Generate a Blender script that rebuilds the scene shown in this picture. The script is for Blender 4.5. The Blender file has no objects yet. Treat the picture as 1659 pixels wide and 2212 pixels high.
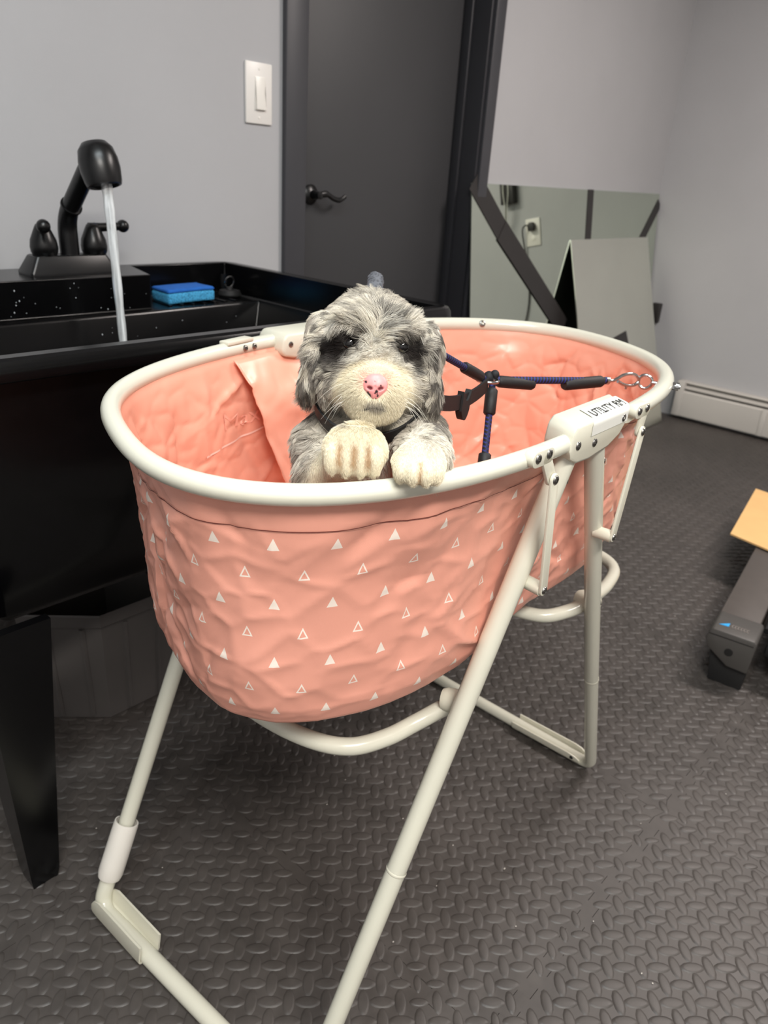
import bpy, bmesh, math, random
import numpy as np
from mathutils import Vector, Matrix, noise, kdtree

random.seed(7)
rng = np.random.default_rng(7)
sc = bpy.context.scene
COL = sc.collection

# ------------------------------------------------------------------ camera
def nrm(v):
    v = np.array(v, float)
    return v / np.linalg.norm(v)

FPX, IW, IH = 1600.0, 1659.0, 2212.0
_down = nrm([584 - IW / 2, 4640 - IH / 2, FPX])
_xd = np.array([2420 - IW / 2, 480 - IH / 2, FPX])
_xd = nrm(_xd - _down * _xd.dot(_down))
_up = -_down
_yd = np.cross(_up, _xd)
_R = np.array([_xd, _yd, _up])              # camera (x right, y down, z forward) -> world
CAM_H = 1.10
cd = bpy.data.cameras.new('camera')
cam = bpy.data.objects.new('camera', cd)
COL.objects.link(cam)
rot = Matrix([[_R[i][0], -_R[i][1], -_R[i][2]] for i in range(3)])
cam.matrix_world = Matrix.Translation((0, 0, CAM_H)) @ rot.to_4x4()
cd.sensor_fit = 'HORIZONTAL'
cd.sensor_width = 36.0
cd.lens = FPX / IW * 36.0
cd.clip_start = 0.02
cd.dof.use_dof = True
cd.dof.focus_distance = 0.72
cd.dof.aperture_fstop = 12.0
sc.camera = cam

# ------------------------------------------------------------------ world, lights, exposure
world = bpy.data.worlds.new('world')
sc.world = world
world.use_nodes = True
bg = world.node_tree.nodes['Background']
bg.inputs[0].default_value = (0.9, 0.95, 1.0, 1)
bg.inputs[1].default_value = 0.1

def area(name, loc, size, energy, color, rot=(0, 0, 0)):
    l = bpy.data.lights.new(name, 'AREA')
    l.shape = 'RECTANGLE'
    l.size, l.size_y = size
    l.energy = energy
    l.color = color
    o = bpy.data.objects.new(name, l)
    o.location = loc
    o.rotation_euler = rot
    COL.objects.link(o)
    return o

area('ceiling_lamp', (0.2, 0.3, 2.46), (1.2, 0.3), 18, (0.86, 0.96, 1.0))
area('ceiling_lamp', (2.6, -0.1, 2.46), (0.3, 1.2), 40, (1.0, 0.91, 0.86))
area('ceiling_lamp', (-0.3, -0.9, 2.46), (1.2, 0.3), 58, (1.0, 0.96, 0.9))

sc.view_settings.view_transform = 'Standard'
sc.view_settings.look = 'None'
sc.view_settings.gamma = 1.0
sc.view_settings.use_curve_mapping = False
sc.view_settings.exposure = 0.52
sc.cycles.use_denoising = True
sc.cycles.max_bounces = 8

# ------------------------------------------------------------------ materials
def s2l(c):
    out = []
    for v in c[:3]:
        v /= 255.0
        out.append(v / 12.92 if v <= 0.04045 else ((v + 0.055) / 1.055) ** 2.4)
    return (*out, 1.0)

class NT:
    """small node-building helper"""
    def __init__(self, name):
        self.m = bpy.data.materials.new(name)
        self.m.use_nodes = True
        self.t = self.m.node_tree
        self.b = self.t.nodes['Principled BSDF']
    def n(self, typ, **kw):
        x = self.t.nodes.new(typ)
        for k, v in kw.items():
            setattr(x, k, v)
        return x
    def l(self, a, b):
        self.t.links.new(a, b)
    def math(self, op, a, b=None, c=None):
        x = self.n('ShaderNodeMath', operation=op)
        for i, v in enumerate((a, b, c)):
            if v is None:
                continue
            if isinstance(v, (int, float)):
                x.inputs[i].default_value = v
            else:
                self.l(v, x.inputs[i])
        return x.outputs[0]
    def mix(self, fac, a, b):
        x = self.n('ShaderNodeMix', data_type='RGBA')
        for sock, v in ((x.inputs[0], fac), (x.inputs[6], a), (x.inputs[7], b)):
            if isinstance(v, (tuple, int, float)):
                sock.default_value = v
            else:
                self.l(v, sock)
        return x.outputs[2]
    def noise(self, scale, detail=3, rough=0.5, vec=None):
        x = self.n('ShaderNodeTexNoise')
        x.inputs['Scale'].default_value = scale
        x.inputs['Detail'].default_value = detail
        x.inputs['Roughness'].default_value = rough
        if vec is None:
            if not hasattr(self, 'co'):
                self.co = self.n('ShaderNodeTexCoord').outputs['Object']
            vec = self.co
        self.l(vec, x.inputs['Vector'])
        return x.outputs['Fac']
    def ramp(self, fac, a, b):
        x = self.n('ShaderNodeMapRange')
        x.inputs[1].default_value = a
        x.inputs[2].default_value = b
        self.l(fac, x.inputs[0])
        return x.outputs[0]
    def bump(self, h, strength=0.3, dist=0.001):
        x = self.n('ShaderNodeBump')
        x.inputs['Strength'].default_value = strength
        x.inputs['Distance'].default_value = dist
        self.l(h, x.inputs['Height'])
        self.l(x.outputs[0], self.b.inputs['Normal'])

def mat(name, rgb, rough=0.5, metal=0.0, spec=0.5, var=0.0, vscale=8.0, bump=0.0, bscale=200.0, coat=0.0, sss=0.0):
    k = NT(name)
    c = s2l(rgb)
    k.b.inputs['Roughness'].default_value = rough
    k.b.inputs['Metallic'].default_value = metal
    k.b.inputs['Specular IOR Level'].default_value = spec
    k.b.inputs['Coat Weight'].default_value = coat
    k.b.inputs['Base Color'].default_value = c
    if sss:
        k.b.inputs['Subsurface Weight'].default_value = sss
        k.b.inputs['Subsurface Radius'].default_value = (0.004, 0.002, 0.0015)
    if var:
        f = k.ramp(k.noise(vscale, 4), 0.3, 0.7)
        d = tuple(v * (1 - var) for v in c[:3]) + (1,)
        k.l(k.mix(f, d, c), k.b.inputs['Base Color'])
    if bump:
        k.bump(k.noise(bscale, 2), bump, 0.0006)
    return k.m

M = {}
M['wall'] = mat('wall_paint', (178, 178, 180), 0.62, var=0.05, vscale=3, bump=0.25, bscale=260)
M['ceiling'] = mat('ceiling_paint', (225, 225, 222), 0.8, var=0.03)
M['door'] = mat('door_paint', (60, 60, 62), 0.5, var=0.06, vscale=4, bump=0.1, bscale=300)
M['casing'] = mat('casing_paint', (46, 46, 50), 0.42, var=0.06, vscale=6)
M['casing_light'] = mat('casing_paint_paler', (60, 60, 64), 0.45, var=0.05)  # casing faces, a paler grey than the jambs
M['black_metal'] = mat('black_metal', (14, 14, 15), 0.32, spec=0.5, var=0.2, vscale=30)
M['sink'] = mat('sink_plastic', (6, 6, 7), 0.22, spec=0.36, var=0.3, vscale=40, bump=0.05, bscale=500)
M['white_plastic'] = mat('switch_plastic', (236, 232, 226), 0.35, var=0.02)
M['beige_plastic'] = mat('rocker_plastic', (240, 236, 228), 0.3, var=0.02)
M['slot'] = mat('dark_slot', (20, 19, 18), 0.6, var=0.1)
M['chrome'] = mat('chrome', (200, 200, 200), 0.18, metal=1.0, var=0.1, vscale=90)
M['steel'] = mat('screw_steel', (150, 147, 142), 0.28, metal=1.0, var=0.2, vscale=200)
M['cream'] = mat('cream_enamel', (214, 212, 196), 0.26, spec=0.5, var=0.05, vscale=7, coat=0.25)
M['cream_plastic'] = mat('cream_nylon', (214, 211, 194), 0.42, spec=0.45, var=0.06, vscale=9, sss=0.05)
M['sleeve'] = mat('foam_sleeve', (226, 221, 212), 0.65, var=0.06, vscale=20, bump=0.15, bscale=400)
M['sponge_top'] = mat('sponge_face', (22, 100, 190), 0.85, var=0.2, vscale=60)
M['water'] = None
M['bin'] = mat('bin_plastic', (84, 80, 78), 0.5, var=0.12, vscale=10)
M['heater'] = mat('heater_enamel', (196, 192, 186), 0.4, var=0.04, vscale=5)
M['fin'] = mat('heater_gap', (40, 39, 38), 0.6, var=0.2)
M['tape'] = mat('black_tape', (44, 41, 40), 0.5, var=0.12, vscale=15)
M['panel_back'] = mat('panel_back', (20, 20, 21), 0.6, var=0.2)
M['cardboard'] = mat('cardboard', (226, 182, 122), 0.8, var=0.06, vscale=14)
M['grey_plastic'] = mat('dark_grey_plastic', (72, 69, 66), 0.48, var=0.1, vscale=10)
M['rubber'] = mat('black_rubber', (22, 21, 21), 0.7, var=0.2)
M['brushed'] = mat('brushed_rail', (82, 76, 72), 0.4, var=0.12, vscale=25)
M['logo_blue'] = mat('logo_blue', (40, 160, 225), 0.5, var=0.03)
M['logo_grey'] = mat('logo_grey', (130, 122, 116), 0.6, var=0.2, vscale=200)
M['nylon'] = mat('black_nylon', (20, 19, 20), 0.6, var=0.25, vscale=200, bump=0.4, bscale=900)
M['label_white'] = mat('label_paper', (232, 232, 224), 0.3, var=0.02)
M['ink'] = mat('label_ink', (22, 22, 24), 0.5, var=0.05)
M['print'] = mat('white_print', (246, 205, 190), 0.5, var=0.04)
M['lint'] = mat('lint', (190, 184, 176), 0.8, var=0.1)
M['seam'] = mat('mat_groove', (34, 31, 30), 0.8, var=0.1)
M['stitch'] = mat('stitch_thread', (110, 52, 44), 0.7, var=0.1)
M['drop'] = mat('water_drops', (200, 205, 210), 0.08, spec=0.8, var=0.05)
M['eye'] = mat('dark_eye', (9, 7, 7), 0.06, spec=0.7, var=0.1)
M['pink_dark'] = mat('nostril_dark', (88, 22, 28), 0.5, var=0.1)

def mk_rope():
    k = NT('blue_black_rope')
    uv = k.n('ShaderNodeUVMap').outputs[0]
    s = k.n('ShaderNodeSeparateXYZ')
    k.l(uv, s.inputs[0])
    a = k.math('ADD', k.math('MULTIPLY', s.outputs[0], 190.0), k.math('MULTIPLY', s.outputs[1], 2.0))
    fr = k.math('FRACT', a)
    f = k.math('GREATER_THAN', fr, 0.62)
    k.l(k.mix(f, s2l((14, 14, 20)), s2l((30, 38, 112))), k.b.inputs['Base Color'])
    k.b.inputs['Roughness'].default_value = 0.7
    return k.m
M['rope'] = mk_rope()

def mk_sponge():
    k = NT('sponge_foam')
    v = k.n('ShaderNodeTexVoronoi')
    v.inputs['Scale'].default_value = 260
    co = k.n('ShaderNodeTexCoord')
    k.co = co.outputs['Object']
    k.l(k.co, v.inputs['Vector'])
    f = k.ramp(v.outputs['Distance'], 0.1, 0.5)
    k.l(k.mix(f, s2l((20, 78, 120)), s2l((66, 158, 205))), k.b.inputs['Base Color'])
    k.b.inputs['Roughness'].default_value = 0.9
    k.bump(v.outputs['Distance'], 0.8, 0.001)
    return k.m
M['sponge'] = mk_sponge()

def mk_water():
    k = NT('running_water')
    k.b.inputs['Base Color'].default_value = (0.92, 0.95, 0.96, 1)
    k.b.inputs['Roughness'].default_value = 0.12
    k.b.inputs['IOR'].default_value = 1.33
    mp = k.n('ShaderNodeMapping')
    mp.inputs['Scale'].default_value = (160, 160, 9)
    co = k.n('ShaderNodeTexCoord')
    k.l(co.outputs['Object'], mp.inputs[0])
    f = k.noise(1.0, 3, 0.5, mp.outputs[0])
    k.l(k.ramp(f, 0.75, 0.2), k.b.inputs['Transmission Weight'])
    k.bump(f, 0.5, 0.001)
    return k.m
M['water'] = mk_water()

def mk_mirror(name, tint):
    k = NT(name)
    k.b.inputs['Metallic'].default_value = 1.0
    k.b.inputs['Roughness'].default_value = 0.015
    f = k.ramp(k.noise(2.5, 4), 0.3, 0.75)
    c = s2l(tint)
    k.l(k.mix(f, c, tuple(v * 0.93 for v in c[:3]) + (1,)), k.b.inputs['Base Color'])
    return k.m
M['mirror'] = mk_mirror('mirror_glass', (214, 222, 208))
M['mirror_hazy'] = mk_mirror('hazy_mirror_glass', (240, 241, 230))
M['mirror_hazy'].node_tree.nodes['Principled BSDF'].inputs['Roughness'].default_value = 0.3

def mk_floor():
    k = NT('rubber_mat')
    f1 = k.ramp(k.noise(1.3, 5, 0.55), 0.35, 0.7)
    f2 = k.ramp(k.noise(22, 4, 0.6), 0.35, 0.75)
    a = k.mix(f1, s2l((56, 52, 49)), s2l((74, 69, 66)))
    k.l(k.mix(k.math('MULTIPLY', f2, 0.35), a, s2l((94, 88, 84))), k.b.inputs['Base Color'])
    k.l(k.math('ADD', k.math('MULTIPLY', f2, 0.12), 0.44), k.b.inputs['Roughness'])
    k.b.inputs['Specular IOR Level'].default_value = 0.5
    k.bump(k.noise(700, 2), 0.25, 0.0004)
    return k.m
M['floor'] = mk_floor()

def pvc_base(k, rgb):
    k.b.inputs['Roughness'].default_value = 0.36
    k.b.inputs['Specular IOR Level'].default_value = 0.45
    c = s2l(rgb)
    f = k.ramp(k.noise(9, 4), 0.3, 0.7)
    return k.mix(f, tuple(v * 0.93 for v in c[:3]) + (1,), c)

def mk_pvc_out():
    k = NT('peach_pvc_printed')
    base = pvc_base(k, (232, 163, 143))
    uvn = k.n('ShaderNodeUVMap').outputs[0]
    s = k.n('ShaderNodeSeparateXYZ')
    k.l(uvn, s.inputs[0])
    u, v0 = s.outputs[0], s.outputs[1]
    v = k.math('ADD', v0, 0.0240)
    RH, CW = 0.0325, 0.0600
    row = k.math('FLOOR', k.math('DIVIDE', v, RH))
    par = k.math('MODULO', k.math('ABSOLUTE', row), 2.0)
    uu = k.math('ADD', k.math('DIVIDE', u, CW), k.math('MULTIPLY', par, 0.5))
    fx = k.math('MULTIPLY', k.math('SUBTRACT', k.math('FRACT', uu), 0.5), CW)
    fy = k.math('MULTIPLY', k.math('SUBTRACT', k.math('FRACT', k.math('DIVIDE', v, RH)), 0.42), RH)
    ax = k.math('ABSOLUTE', fx)
    side = k.math('ADD', k.math('MULTIPLY', ax, 0.89), k.math('MULTIPLY', fy, 0.45))
    d = k.math('SUBTRACT', k.math('MAXIMUM', side, k.math('MULTIPLY', fy, -1.0)), 0.0037)
    inside = k.math('LESS_THAN', d, 0.0)
    ring = k.math('MULTIPLY', inside, k.math('GREATER_THAN', d, -0.0015))
    f = k.mix(par, ring, inside) if False else k.math('ADD', k.math('MULTIPLY', par, ring),
                                                     k.math('MULTIPLY', k.math('SUBTRACT', 1.0, par), inside))
    f = k.math('MULTIPLY', f, k.math('LESS_THAN', v0, 0.2685))
    f = k.math('MULTIPLY', f, k.math('GREATER_THAN', v0, 0.02))
    k.l(k.mix(f, base, s2l((240, 226, 214))), k.b.inputs['Base Color'])
    # woven backing grain
    w = k.math('MULTIPLY', k.math('SINE', k.math('MULTIPLY', u, 4200.0)), k.math('SINE', k.math('MULTIPLY', v, 4200.0)))
    k.bump(w, 0.12, 0.0004)
    return k.m
M['pvc_out'] = mk_pvc_out()

def mk_pvc_in():
    k = NT('peach_pvc_plain')
    k.l(pvc_base(k, (239, 168, 144)), k.b.inputs['Base Color'])
    k.b.inputs['Roughness'].default_value = 0.3
    return k.m
M['pvc_in'] = mk_pvc_in()

def mk_attr(name, attr, rough, spec=0.3, sss=0.0):
    k = NT(name)
    a = k.n('ShaderNodeAttribute', attribute_name=attr)
    k.l(a.outputs['Color'], k.b.inputs['Base Color'])
    k.b.inputs['Roughness'].default_value = rough
    k.b.inputs['Specular IOR Level'].default_value = spec
    if sss:
        k.b.inputs['Subsurface Weight'].default_value = sss
        k.b.inputs['Subsurface Radius'].default_value = (0.003, 0.001, 0.0007)
    return k.m
M['fur'] = mk_attr('fur_hair', 'col', 0.55, 0.25)
M['hide'] = mk_attr('hide_skin', 'col', 0.9, 0.05)
M['nose'] = mk_attr('nose_skin', 'col', 0.42, 0.5, 0.15)

# ------------------------------------------------------------------ geometry helpers
def link(name, me, m, parent=None, smooth=None):
    o = bpy.data.objects.new(name, me)
    COL.objects.link(o)
    for x in (m if isinstance(m, (list, tuple)) else [m]):
        if x is not None:
            me.materials.append(x)
    if parent is not None:
        o.parent = parent
    if smooth is not None and len(me.polygons):
        me.polygons.foreach_set('use_smooth', [True] * len(me.polygons))
        if smooth < 179:
            me.set_sharp_from_angle(angle=math.radians(smooth))
    return o

def bm_obj(name, bm, m, parent=None, smooth=40):
    me = bpy.data.meshes.new(name)
    bm.normal_update()
    bm.to_mesh(me)
    bm.free()
    return link(name, me, m, parent, smooth)

def py_obj(name, vf, m, parent=None, smooth=40):
    v, f = vf
    me = bpy.data.meshes.new(name)
    me.from_pydata([tuple(map(float, p)) for p in v], [], f)
    me.update()
    return link(name, me, m, parent, smooth)

def join(*vfs):
    V, F = [], []
    for v, f in vfs:
        o = len(V)
        V += [tuple(p) for p in v]
        F += [tuple(i + o for i in q) for q in f]
    return V, F

def box(lo, hi, bev=0.0, seg=2):
    bm = bmesh.new()
    bmesh.ops.create_cube(bm, size=1.0)
    for v in bm.verts:
        v.co = Vector([(lo[i] + hi[i]) / 2 + v.co[i] * (hi[i] - lo[i]) for i in range(3)])
    if bev:
        bmesh.ops.bevel(bm, geom=bm.edges[:], offset=bev, segments=seg, affect='EDGES', profile=0.5)
    return bm

def bmdata(bm):
    bm.verts.index_update()
    r = ([tuple(v.co) for v in bm.verts], [tuple(v.index for v in f.verts) for f in bm.faces])
    bm.free()
    return r

def xform(vf, mtx):
    return [tuple(mtx @ Vector(p)) for p in vf[0]], vf[1]

def prism(poly, z0, z1, bev=0.0, axes=(0, 1, 2)):
    """polygon in the plane of axes[0], axes[1], extruded along axes[2]"""
    bm = bmesh.new()
    def pt(p, z):
        q = [0, 0, 0]
        q[axes[0]], q[axes[1]], q[axes[2]] = p[0], p[1], z
        return q
    vs = [bm.verts.new(pt(p, z0)) for p in poly]
    f = bm.faces.new(vs)
    r = bmesh.ops.extrude_face_region(bm, geom=[f])
    for v in r['geom']:
        if isinstance(v, bmesh.types.BMVert):
            v.co[axes[2]] = z1
    bmesh.ops.recalc_face_normals(bm, faces=bm.faces[:])
    if bev:
        es = [e for e in bm.edges if e.calc_face_angle(0) > 0.6]
        bmesh.ops.bevel(bm, geom=es, offset=bev, segments=2, affect='EDGES', profile=0.5)
    return bm

def tube(pts, r, seg=12, closed=False, caps=True, flat=1.0):
    """sweep a circle along pts; r number or list"""
    P = [Vector(p) for p in pts]
    n = len(P)
    rad = [r] * n if isinstance(r, (int, float)) else list(r)
    T = []
    for i in range(n):
        if closed:
            t = P[(i + 1) % n] - P[i - 1]
        else:
            t = P[min(i + 1, n - 1)] - P[max(i - 1, 0)]
        T.append(t.normalized())
    ref = Vector((0, 0, 1)) if abs(T[0].z) < 0.9 else Vector((1, 0, 0))
    N = (ref - T[0] * ref.dot(T[0])).normalized()
    V, F = [], []
    for i in range(n):
        N = (N - T[i] * N.dot(T[i])).normalized()
        B = T[i].cross(N)
        for k in range(seg):
            a = 2 * math.pi * k / seg
            V.append(P[i] + N * (math.cos(a) * rad[i]) + B * (math.sin(a) * rad[i] * flat))
    m = n if closed else n - 1
    for i in range(m):
        j = (i + 1) % n
        for k in range(seg):
            l = (k + 1) % seg
            F.append((i * seg + k, i * seg + l, j * seg + l, j * seg + k))
    if caps and not closed:
        F.append(tuple(range(seg))[::-1])
        F.append(tuple(range((n - 1) * seg, n * seg)))
    return V, F

def spline(pts, per=8, closed=False):
    P = [Vector(p) for p in pts]
    n = len(P)
    out = []
    rng_ = range(n) if closed else range(n - 1)
    for i in rng_:
        if closed:
            a, b, c, d = P[i - 1], P[i], P[(i + 1) % n], P[(i + 2) % n]
        else:
            a, b, c, d = P[max(i - 1, 0)], P[i], P[i + 1], P[min(i + 2, n - 1)]
        for k in range(per):
            t = k / per
            out.append(0.5 * ((2 * b) + (c - a) * t + (2 * a - 5 * b + 4 * c - d) * t * t + (3 * b - a - 3 * c + d) * t ** 3))
    if not closed:
        out.append(P[-1])
    return out

def fillet(pts, r, per=7):
    """polyline with rounded corners"""
    P = [Vector(p) for p in pts]
    out = [P[0]]
    for i in range(1, len(P) - 1):
        a = (P[i - 1] - P[i])
        b = (P[i + 1] - P[i])
        ra = min(r, a.length * 0.45, b.length * 0.45)
        A, B = P[i] + a.normalized() * ra, P[i] + b.normalized() * ra
        for k in range(per + 1):
            t = k / per
            out.append(A * (1 - t) ** 2 + P[i] * 2 * t * (1 - t) + B * t * t)
    out.append(P[-1])
    return out

def lathe(profile, axis_o, axis_d, seg=24, caps=True):
    """profile: list of (radius, distance along the axis)"""
    o, d = Vector(axis_o), Vector(axis_d).normalized()
    ref = Vector((0, 0, 1)) if abs(d.z) < 0.9 else Vector((1, 0, 0))
    x = (ref - d * ref.dot(d)).normalized()
    y = d.cross(x)
    V, F = [], []
    for r, h in profile:
        for k in range(seg):
            a = 2 * math.pi * k / seg
            V.append(o + d * h + x * (r * math.cos(a)) + y * (r * math.sin(a)))
    n = len(profile)
    for i in range(n - 1):
        for k in range(seg):
            l = (k + 1) % seg
            F.append((i * seg + k, i * seg + l, (i + 1) * seg + l, (i + 1) * seg + k))
    if caps:
        F.append(tuple(range(seg))[::-1])
        F.append(tuple(range((n - 1) * seg, n * seg)))
    return V, F

def ball(c, r, sub=3):
    bm = bmesh.new()
    bmesh.ops.create_icosphere(bm, subdivisions=sub, radius=1.0)
    rr = (r, r, r) if isinstance(r, (int, float)) else r
    for v in bm.verts:
        v.co = Vector((c[0] + v.co.x * rr[0], c[1] + v.co.y * rr[1], c[2] + v.co.z * rr[2]))
    return bmdata(bm)

def empty(name, loc, label, cat, group=None):
    o = bpy.data.objects.new(name, None)
    o.empty_display_size = 0.05
    o.location = loc
    COL.objects.link(o)
    o['label'] = label
    o['category'] = cat
    if group:
        o['group'] = group
    bpy.context.view_layer.update()
    return o

def adopt(o, parent):
    """parent while keeping world-space geometry"""
    o.parent = parent
    if parent.type == 'EMPTY':
        o.matrix_parent_inverse = Matrix.Translation(-parent.location)
    return o

def part(name, vf_or_bm, m, parent, smooth=40, label=None):
    if isinstance(vf_or_bm, bmesh.types.BMesh):
        o = bm_obj(name, vf_or_bm, m, None, smooth)
    else:
        o = py_obj(name, vf_or_bm, m, None, smooth)
    if label:
        o['label'] = label
    return adopt(o, parent)

def tag(o, label, cat, group=None):
    o['label'] = label
    o['category'] = cat
    if group:
        o['group'] = group
    return o

def struct(name, vf_or_bm, m, smooth=40, parent=None, label=None):
    if isinstance(vf_or_bm, bmesh.types.BMesh):
        o = bm_obj(name, vf_or_bm, m, None, smooth)
    else:
        o = py_obj(name, vf_or_bm, m, None, smooth)
    if parent is None:
        o['kind'] = 'structure'
    else:
        adopt(o, parent)
    if label:
        o['label'] = label
    return o

def screw(p, d, r=0.0045, parent=None, name='screw'):
    """domed steel screw head with a socket"""
    prof = [(r, 0), (r, r * 0.25), (r * 0.85, r * 0.55), (r * 0.5, r * 0.7), (r * 0.45, r * 0.35), (0.0001, r * 0.3)]
    return part(name, lathe(prof, Vector(p) - Vector(d).normalized() * r * 0.3, d, 14), M['steel'], parent, 40)

# ------------------------------------------------------------------ room shell
XL, XR, YB, YF, ZC = -1.3, 4.04, 1.80, -2.2, 2.5
DX0, DX1, DZ = 1.587, 2.437, 2.05          # door opening
T = 0.15
fl = struct('floor', box((XL, YF, -0.06), (XR, YB + 0.3, -0.012)), M['seam'])
struct('ceiling', box((XL, YF, ZC), (XR, YB + 0.3, ZC + 0.05)), M['ceiling'])
struct('wall_left', box((XL - T, YF, 0), (XL, YB + T, ZC)), M['wall'])
struct('wall_right', box((XR, YF, 0), (XR + T, YB + T, ZC)), M['wall'])
struct('wall_front', box((XL, YF - T, 0), (XR, YF, ZC)), M['wall'])
struct('wall_back', join(bmdata(box((XL, YB, 0), (DX0, YB + T, ZC))), bmdata(box((DX1, YB, 0), (XR, YB + T, ZC))),
                         bmdata(box((DX0, YB, DZ), (DX1, YB + T, ZC)))), M['wall'])
# door, set back in its opening
dr = struct('door_1', box((DX0 + 0.004, 1.905, 0.008), (DX1 - 0.004, 1.945, DZ - 0.004), 0.002), M['door'])
hx, hz, hy = 1.712, 1.034, 1.905
part('door_handle', join(lathe([(0.030, 0), (0.030, 0.006), (0.024, 0.012), (0.013, 0.016), (0.011, 0.045), (0.012, 0.052), (0.002, 0.054)],
                               (hx, hy + 0.001, hz), (0, -1, 0), 28),
                         tube(spline([(hx, hy - 0.045, hz), (hx + 0.03, hy - 0.047, hz + 0.004), (hx + 0.06, hy - 0.046, hz - 0.008),
                                      (hx + 0.09, hy - 0.044, hz - 0.012), (hx + 0.115, hy - 0.043, hz - 0.001)], 6),
                              [0.010] * 7 + [0.008] * 12 + [0.007] * 6, 12, flat=0.7)), M['black_metal'], dr)
struct('trim_1', box((1.508, YB - 0.018, 0), (DX0, YB + 0.001, DZ + 0.06), 0.004), M['casing_light'])
struct('trim_2', box((DX1, YB - 0.018, 0), (2.494, YB + 0.001, DZ + 0.06), 0.004), M['casing_light'])
struct('trim_3', box((1.508, YB - 0.018, DZ), (2.494, YB + 0.001, DZ + 0.06), 0.004), M['casing_light'])
struct('trim_4', join(bmdata(box((DX1 - 0.012, YB - 0.004, 0), (DX1 + 0.002, 1.99, DZ), 0.002)),
                      bmdata(box((DX1 - 0.026, 1.868, 0), (DX1 - 0.010, 1.903, DZ), 0.003))), M['casing'])
struct('trim_5', join(bmdata(box((DX0 - 0.002, YB - 0.004, 0), (DX0 + 0.012, 1.99, DZ), 0.002)),
                      bmdata(box((DX0 + 0.010, 1.868, 0), (DX0 + 0.026, 1.903, DZ), 0.003))), M['casing'])
struct('wall_hall', box((DX0 - 0.1, 1.99, 0), (DX1 + 0.1, 2.02, DZ + 0.1)), M['casing'])

# ------------------------------------------------------------------ rubber mat tread: raised lozenges on a 45 degree grid
XS = [XL, -0.61, 0.0, 0.61, 1.22, 1.83, 2.44, 3.05, 3.66, XR]
YS = [YF, -1.55, -0.94, -0.33, 0.28, 0.89, 1.50, YB]
def teeth(a, b, gap, straight):
    """edge of an interlocking mat from a to b (b excluded); gap shifts it along its left normal"""
    a, b = np.array(a), np.array(b)
    L = np.linalg.norm(b - a)
    fwd = (b - a).sum() > 0
    p0, p1 = (a, b) if fwd else (b, a)
    d = (p1 - p0) / L
    m_ = np.array([-d[1], d[0]])
    out = [p0]
    if not straight:
        n = 2 * int(round(L / 0.052)) - 1
        mg = 0.03
        st = (L - 2 * mg) / n
        for k in range(n):
            sg = 1 if k % 2 == 0 else -1
            for f in (0.10, 0.90):
                out.append(p0 + d * (mg + st * (k + (f - 0.5) * 1.18 + 0.5)) + m_ * 0.0105 * sg)
    out.append(p1)
    if not fwd:
        out = out[::-1]
    dl = (b - a) / L
    nl = np.array([-dl[1], dl[0]])
    return [q + nl * gap for q in out[:-1]]
TG = 0.02725
TE1, TE2, TO_ = np.array([0.7071, -0.7071]), np.array([0.7071, 0.7071]), np.array([0.7455, 0.2295])
TK = 12
TR_ = np.array([(0.0178 * math.cos(2 * math.pi * k / TK), 0.0081 * math.sin(2 * math.pi * k / TK) * (0.86 + 0.14 * abs(math.sin(2 * math.pi * k / TK)))) for k in range(TK)])
cells = {}
for i in range(-140, 140):
    for j in range(-140, 140):
        p = TO_ + TE1 * (i * TG) + TE2 * (j * TG)
        if not (-0.15 < p[0] < 4.0 and -0.9 < p[1] < 1.77) or math.hypot(p[0], p[1]) < 0.35 or math.degrees(math.atan2(p[1], p[0])) < -12:
            continue
        tx_ = max(k for k in range(len(XS)) if XS[k] <= p[0])
        ty_ = max(k for k in range(len(YS)) if YS[k] <= p[1])
        dx = min(abs(p[0] - q) for q in XS)
        dy = min(abs(p[1] - q) for q in YS)
        if min(dx, dy) < 0.012 and rng.random() < 0.3:
            continue
        sc_ = 1.0 if min(dx, dy) > 0.022 else rng.uniform(0.7, 0.95)
        cells.setdefault((tx_, ty_), []).append((p, (i + j) % 2 == 0, sc_))
for a in range(len(XS) - 1):
    for b in range(len(YS) - 1):
        x0, x1, y0, y1 = XS[a], XS[a + 1], YS[b], YS[b + 1]
        g = 0.0004
        poly = teeth((x0, y0), (x1, y0), g, b == 0) + teeth((x1, y0), (x1, y1), g, a == len(XS) - 2) \
            + teeth((x1, y1), (x0, y1), g, b == len(YS) - 2) + teeth((x0, y1), (x0, y0), g, a == 0)
        V = [(p[0], p[1], 0.0) for p in poly] + [(p[0], p[1], -0.012) for p in poly]
        n = len(poly)
        F = [tuple(range(n))] + [(k, n + k, n + (k + 1) % n, (k + 1) % n) for k in range(n)]
        for p, horiz, sc_ in cells.get((a, b), []):
            ax, ay = (TE1, TE2) if horiz else (TE2, TE1 * -1)
            q = (TR_[:, :1] * ax + TR_[:, 1:] * ay) * sc_
            o_ = len(V)
            for s_, z_ in ((1.12, 0.00005), (0.96, 0.0012), (0.72, 0.0016)):
                V += [(p[0] + q[k, 0] * s_, p[1] + q[k, 1] * s_, z_) for k in range(TK)]
            for lvl in range(2):
                F += [(o_ + lvl * TK + k, o_ + lvl * TK + (k + 1) % TK, o_ + (lvl + 1) * TK + (k + 1) % TK, o_ + (lvl + 1) * TK + k) for k in range(TK)]
            F.append(tuple(o_ + 2 * TK + k for k in range(TK)))
        adopt(py_obj('floor_mat', (V, F), M['floor'], None, 50), fl)
lv, lf = [], []
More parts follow.
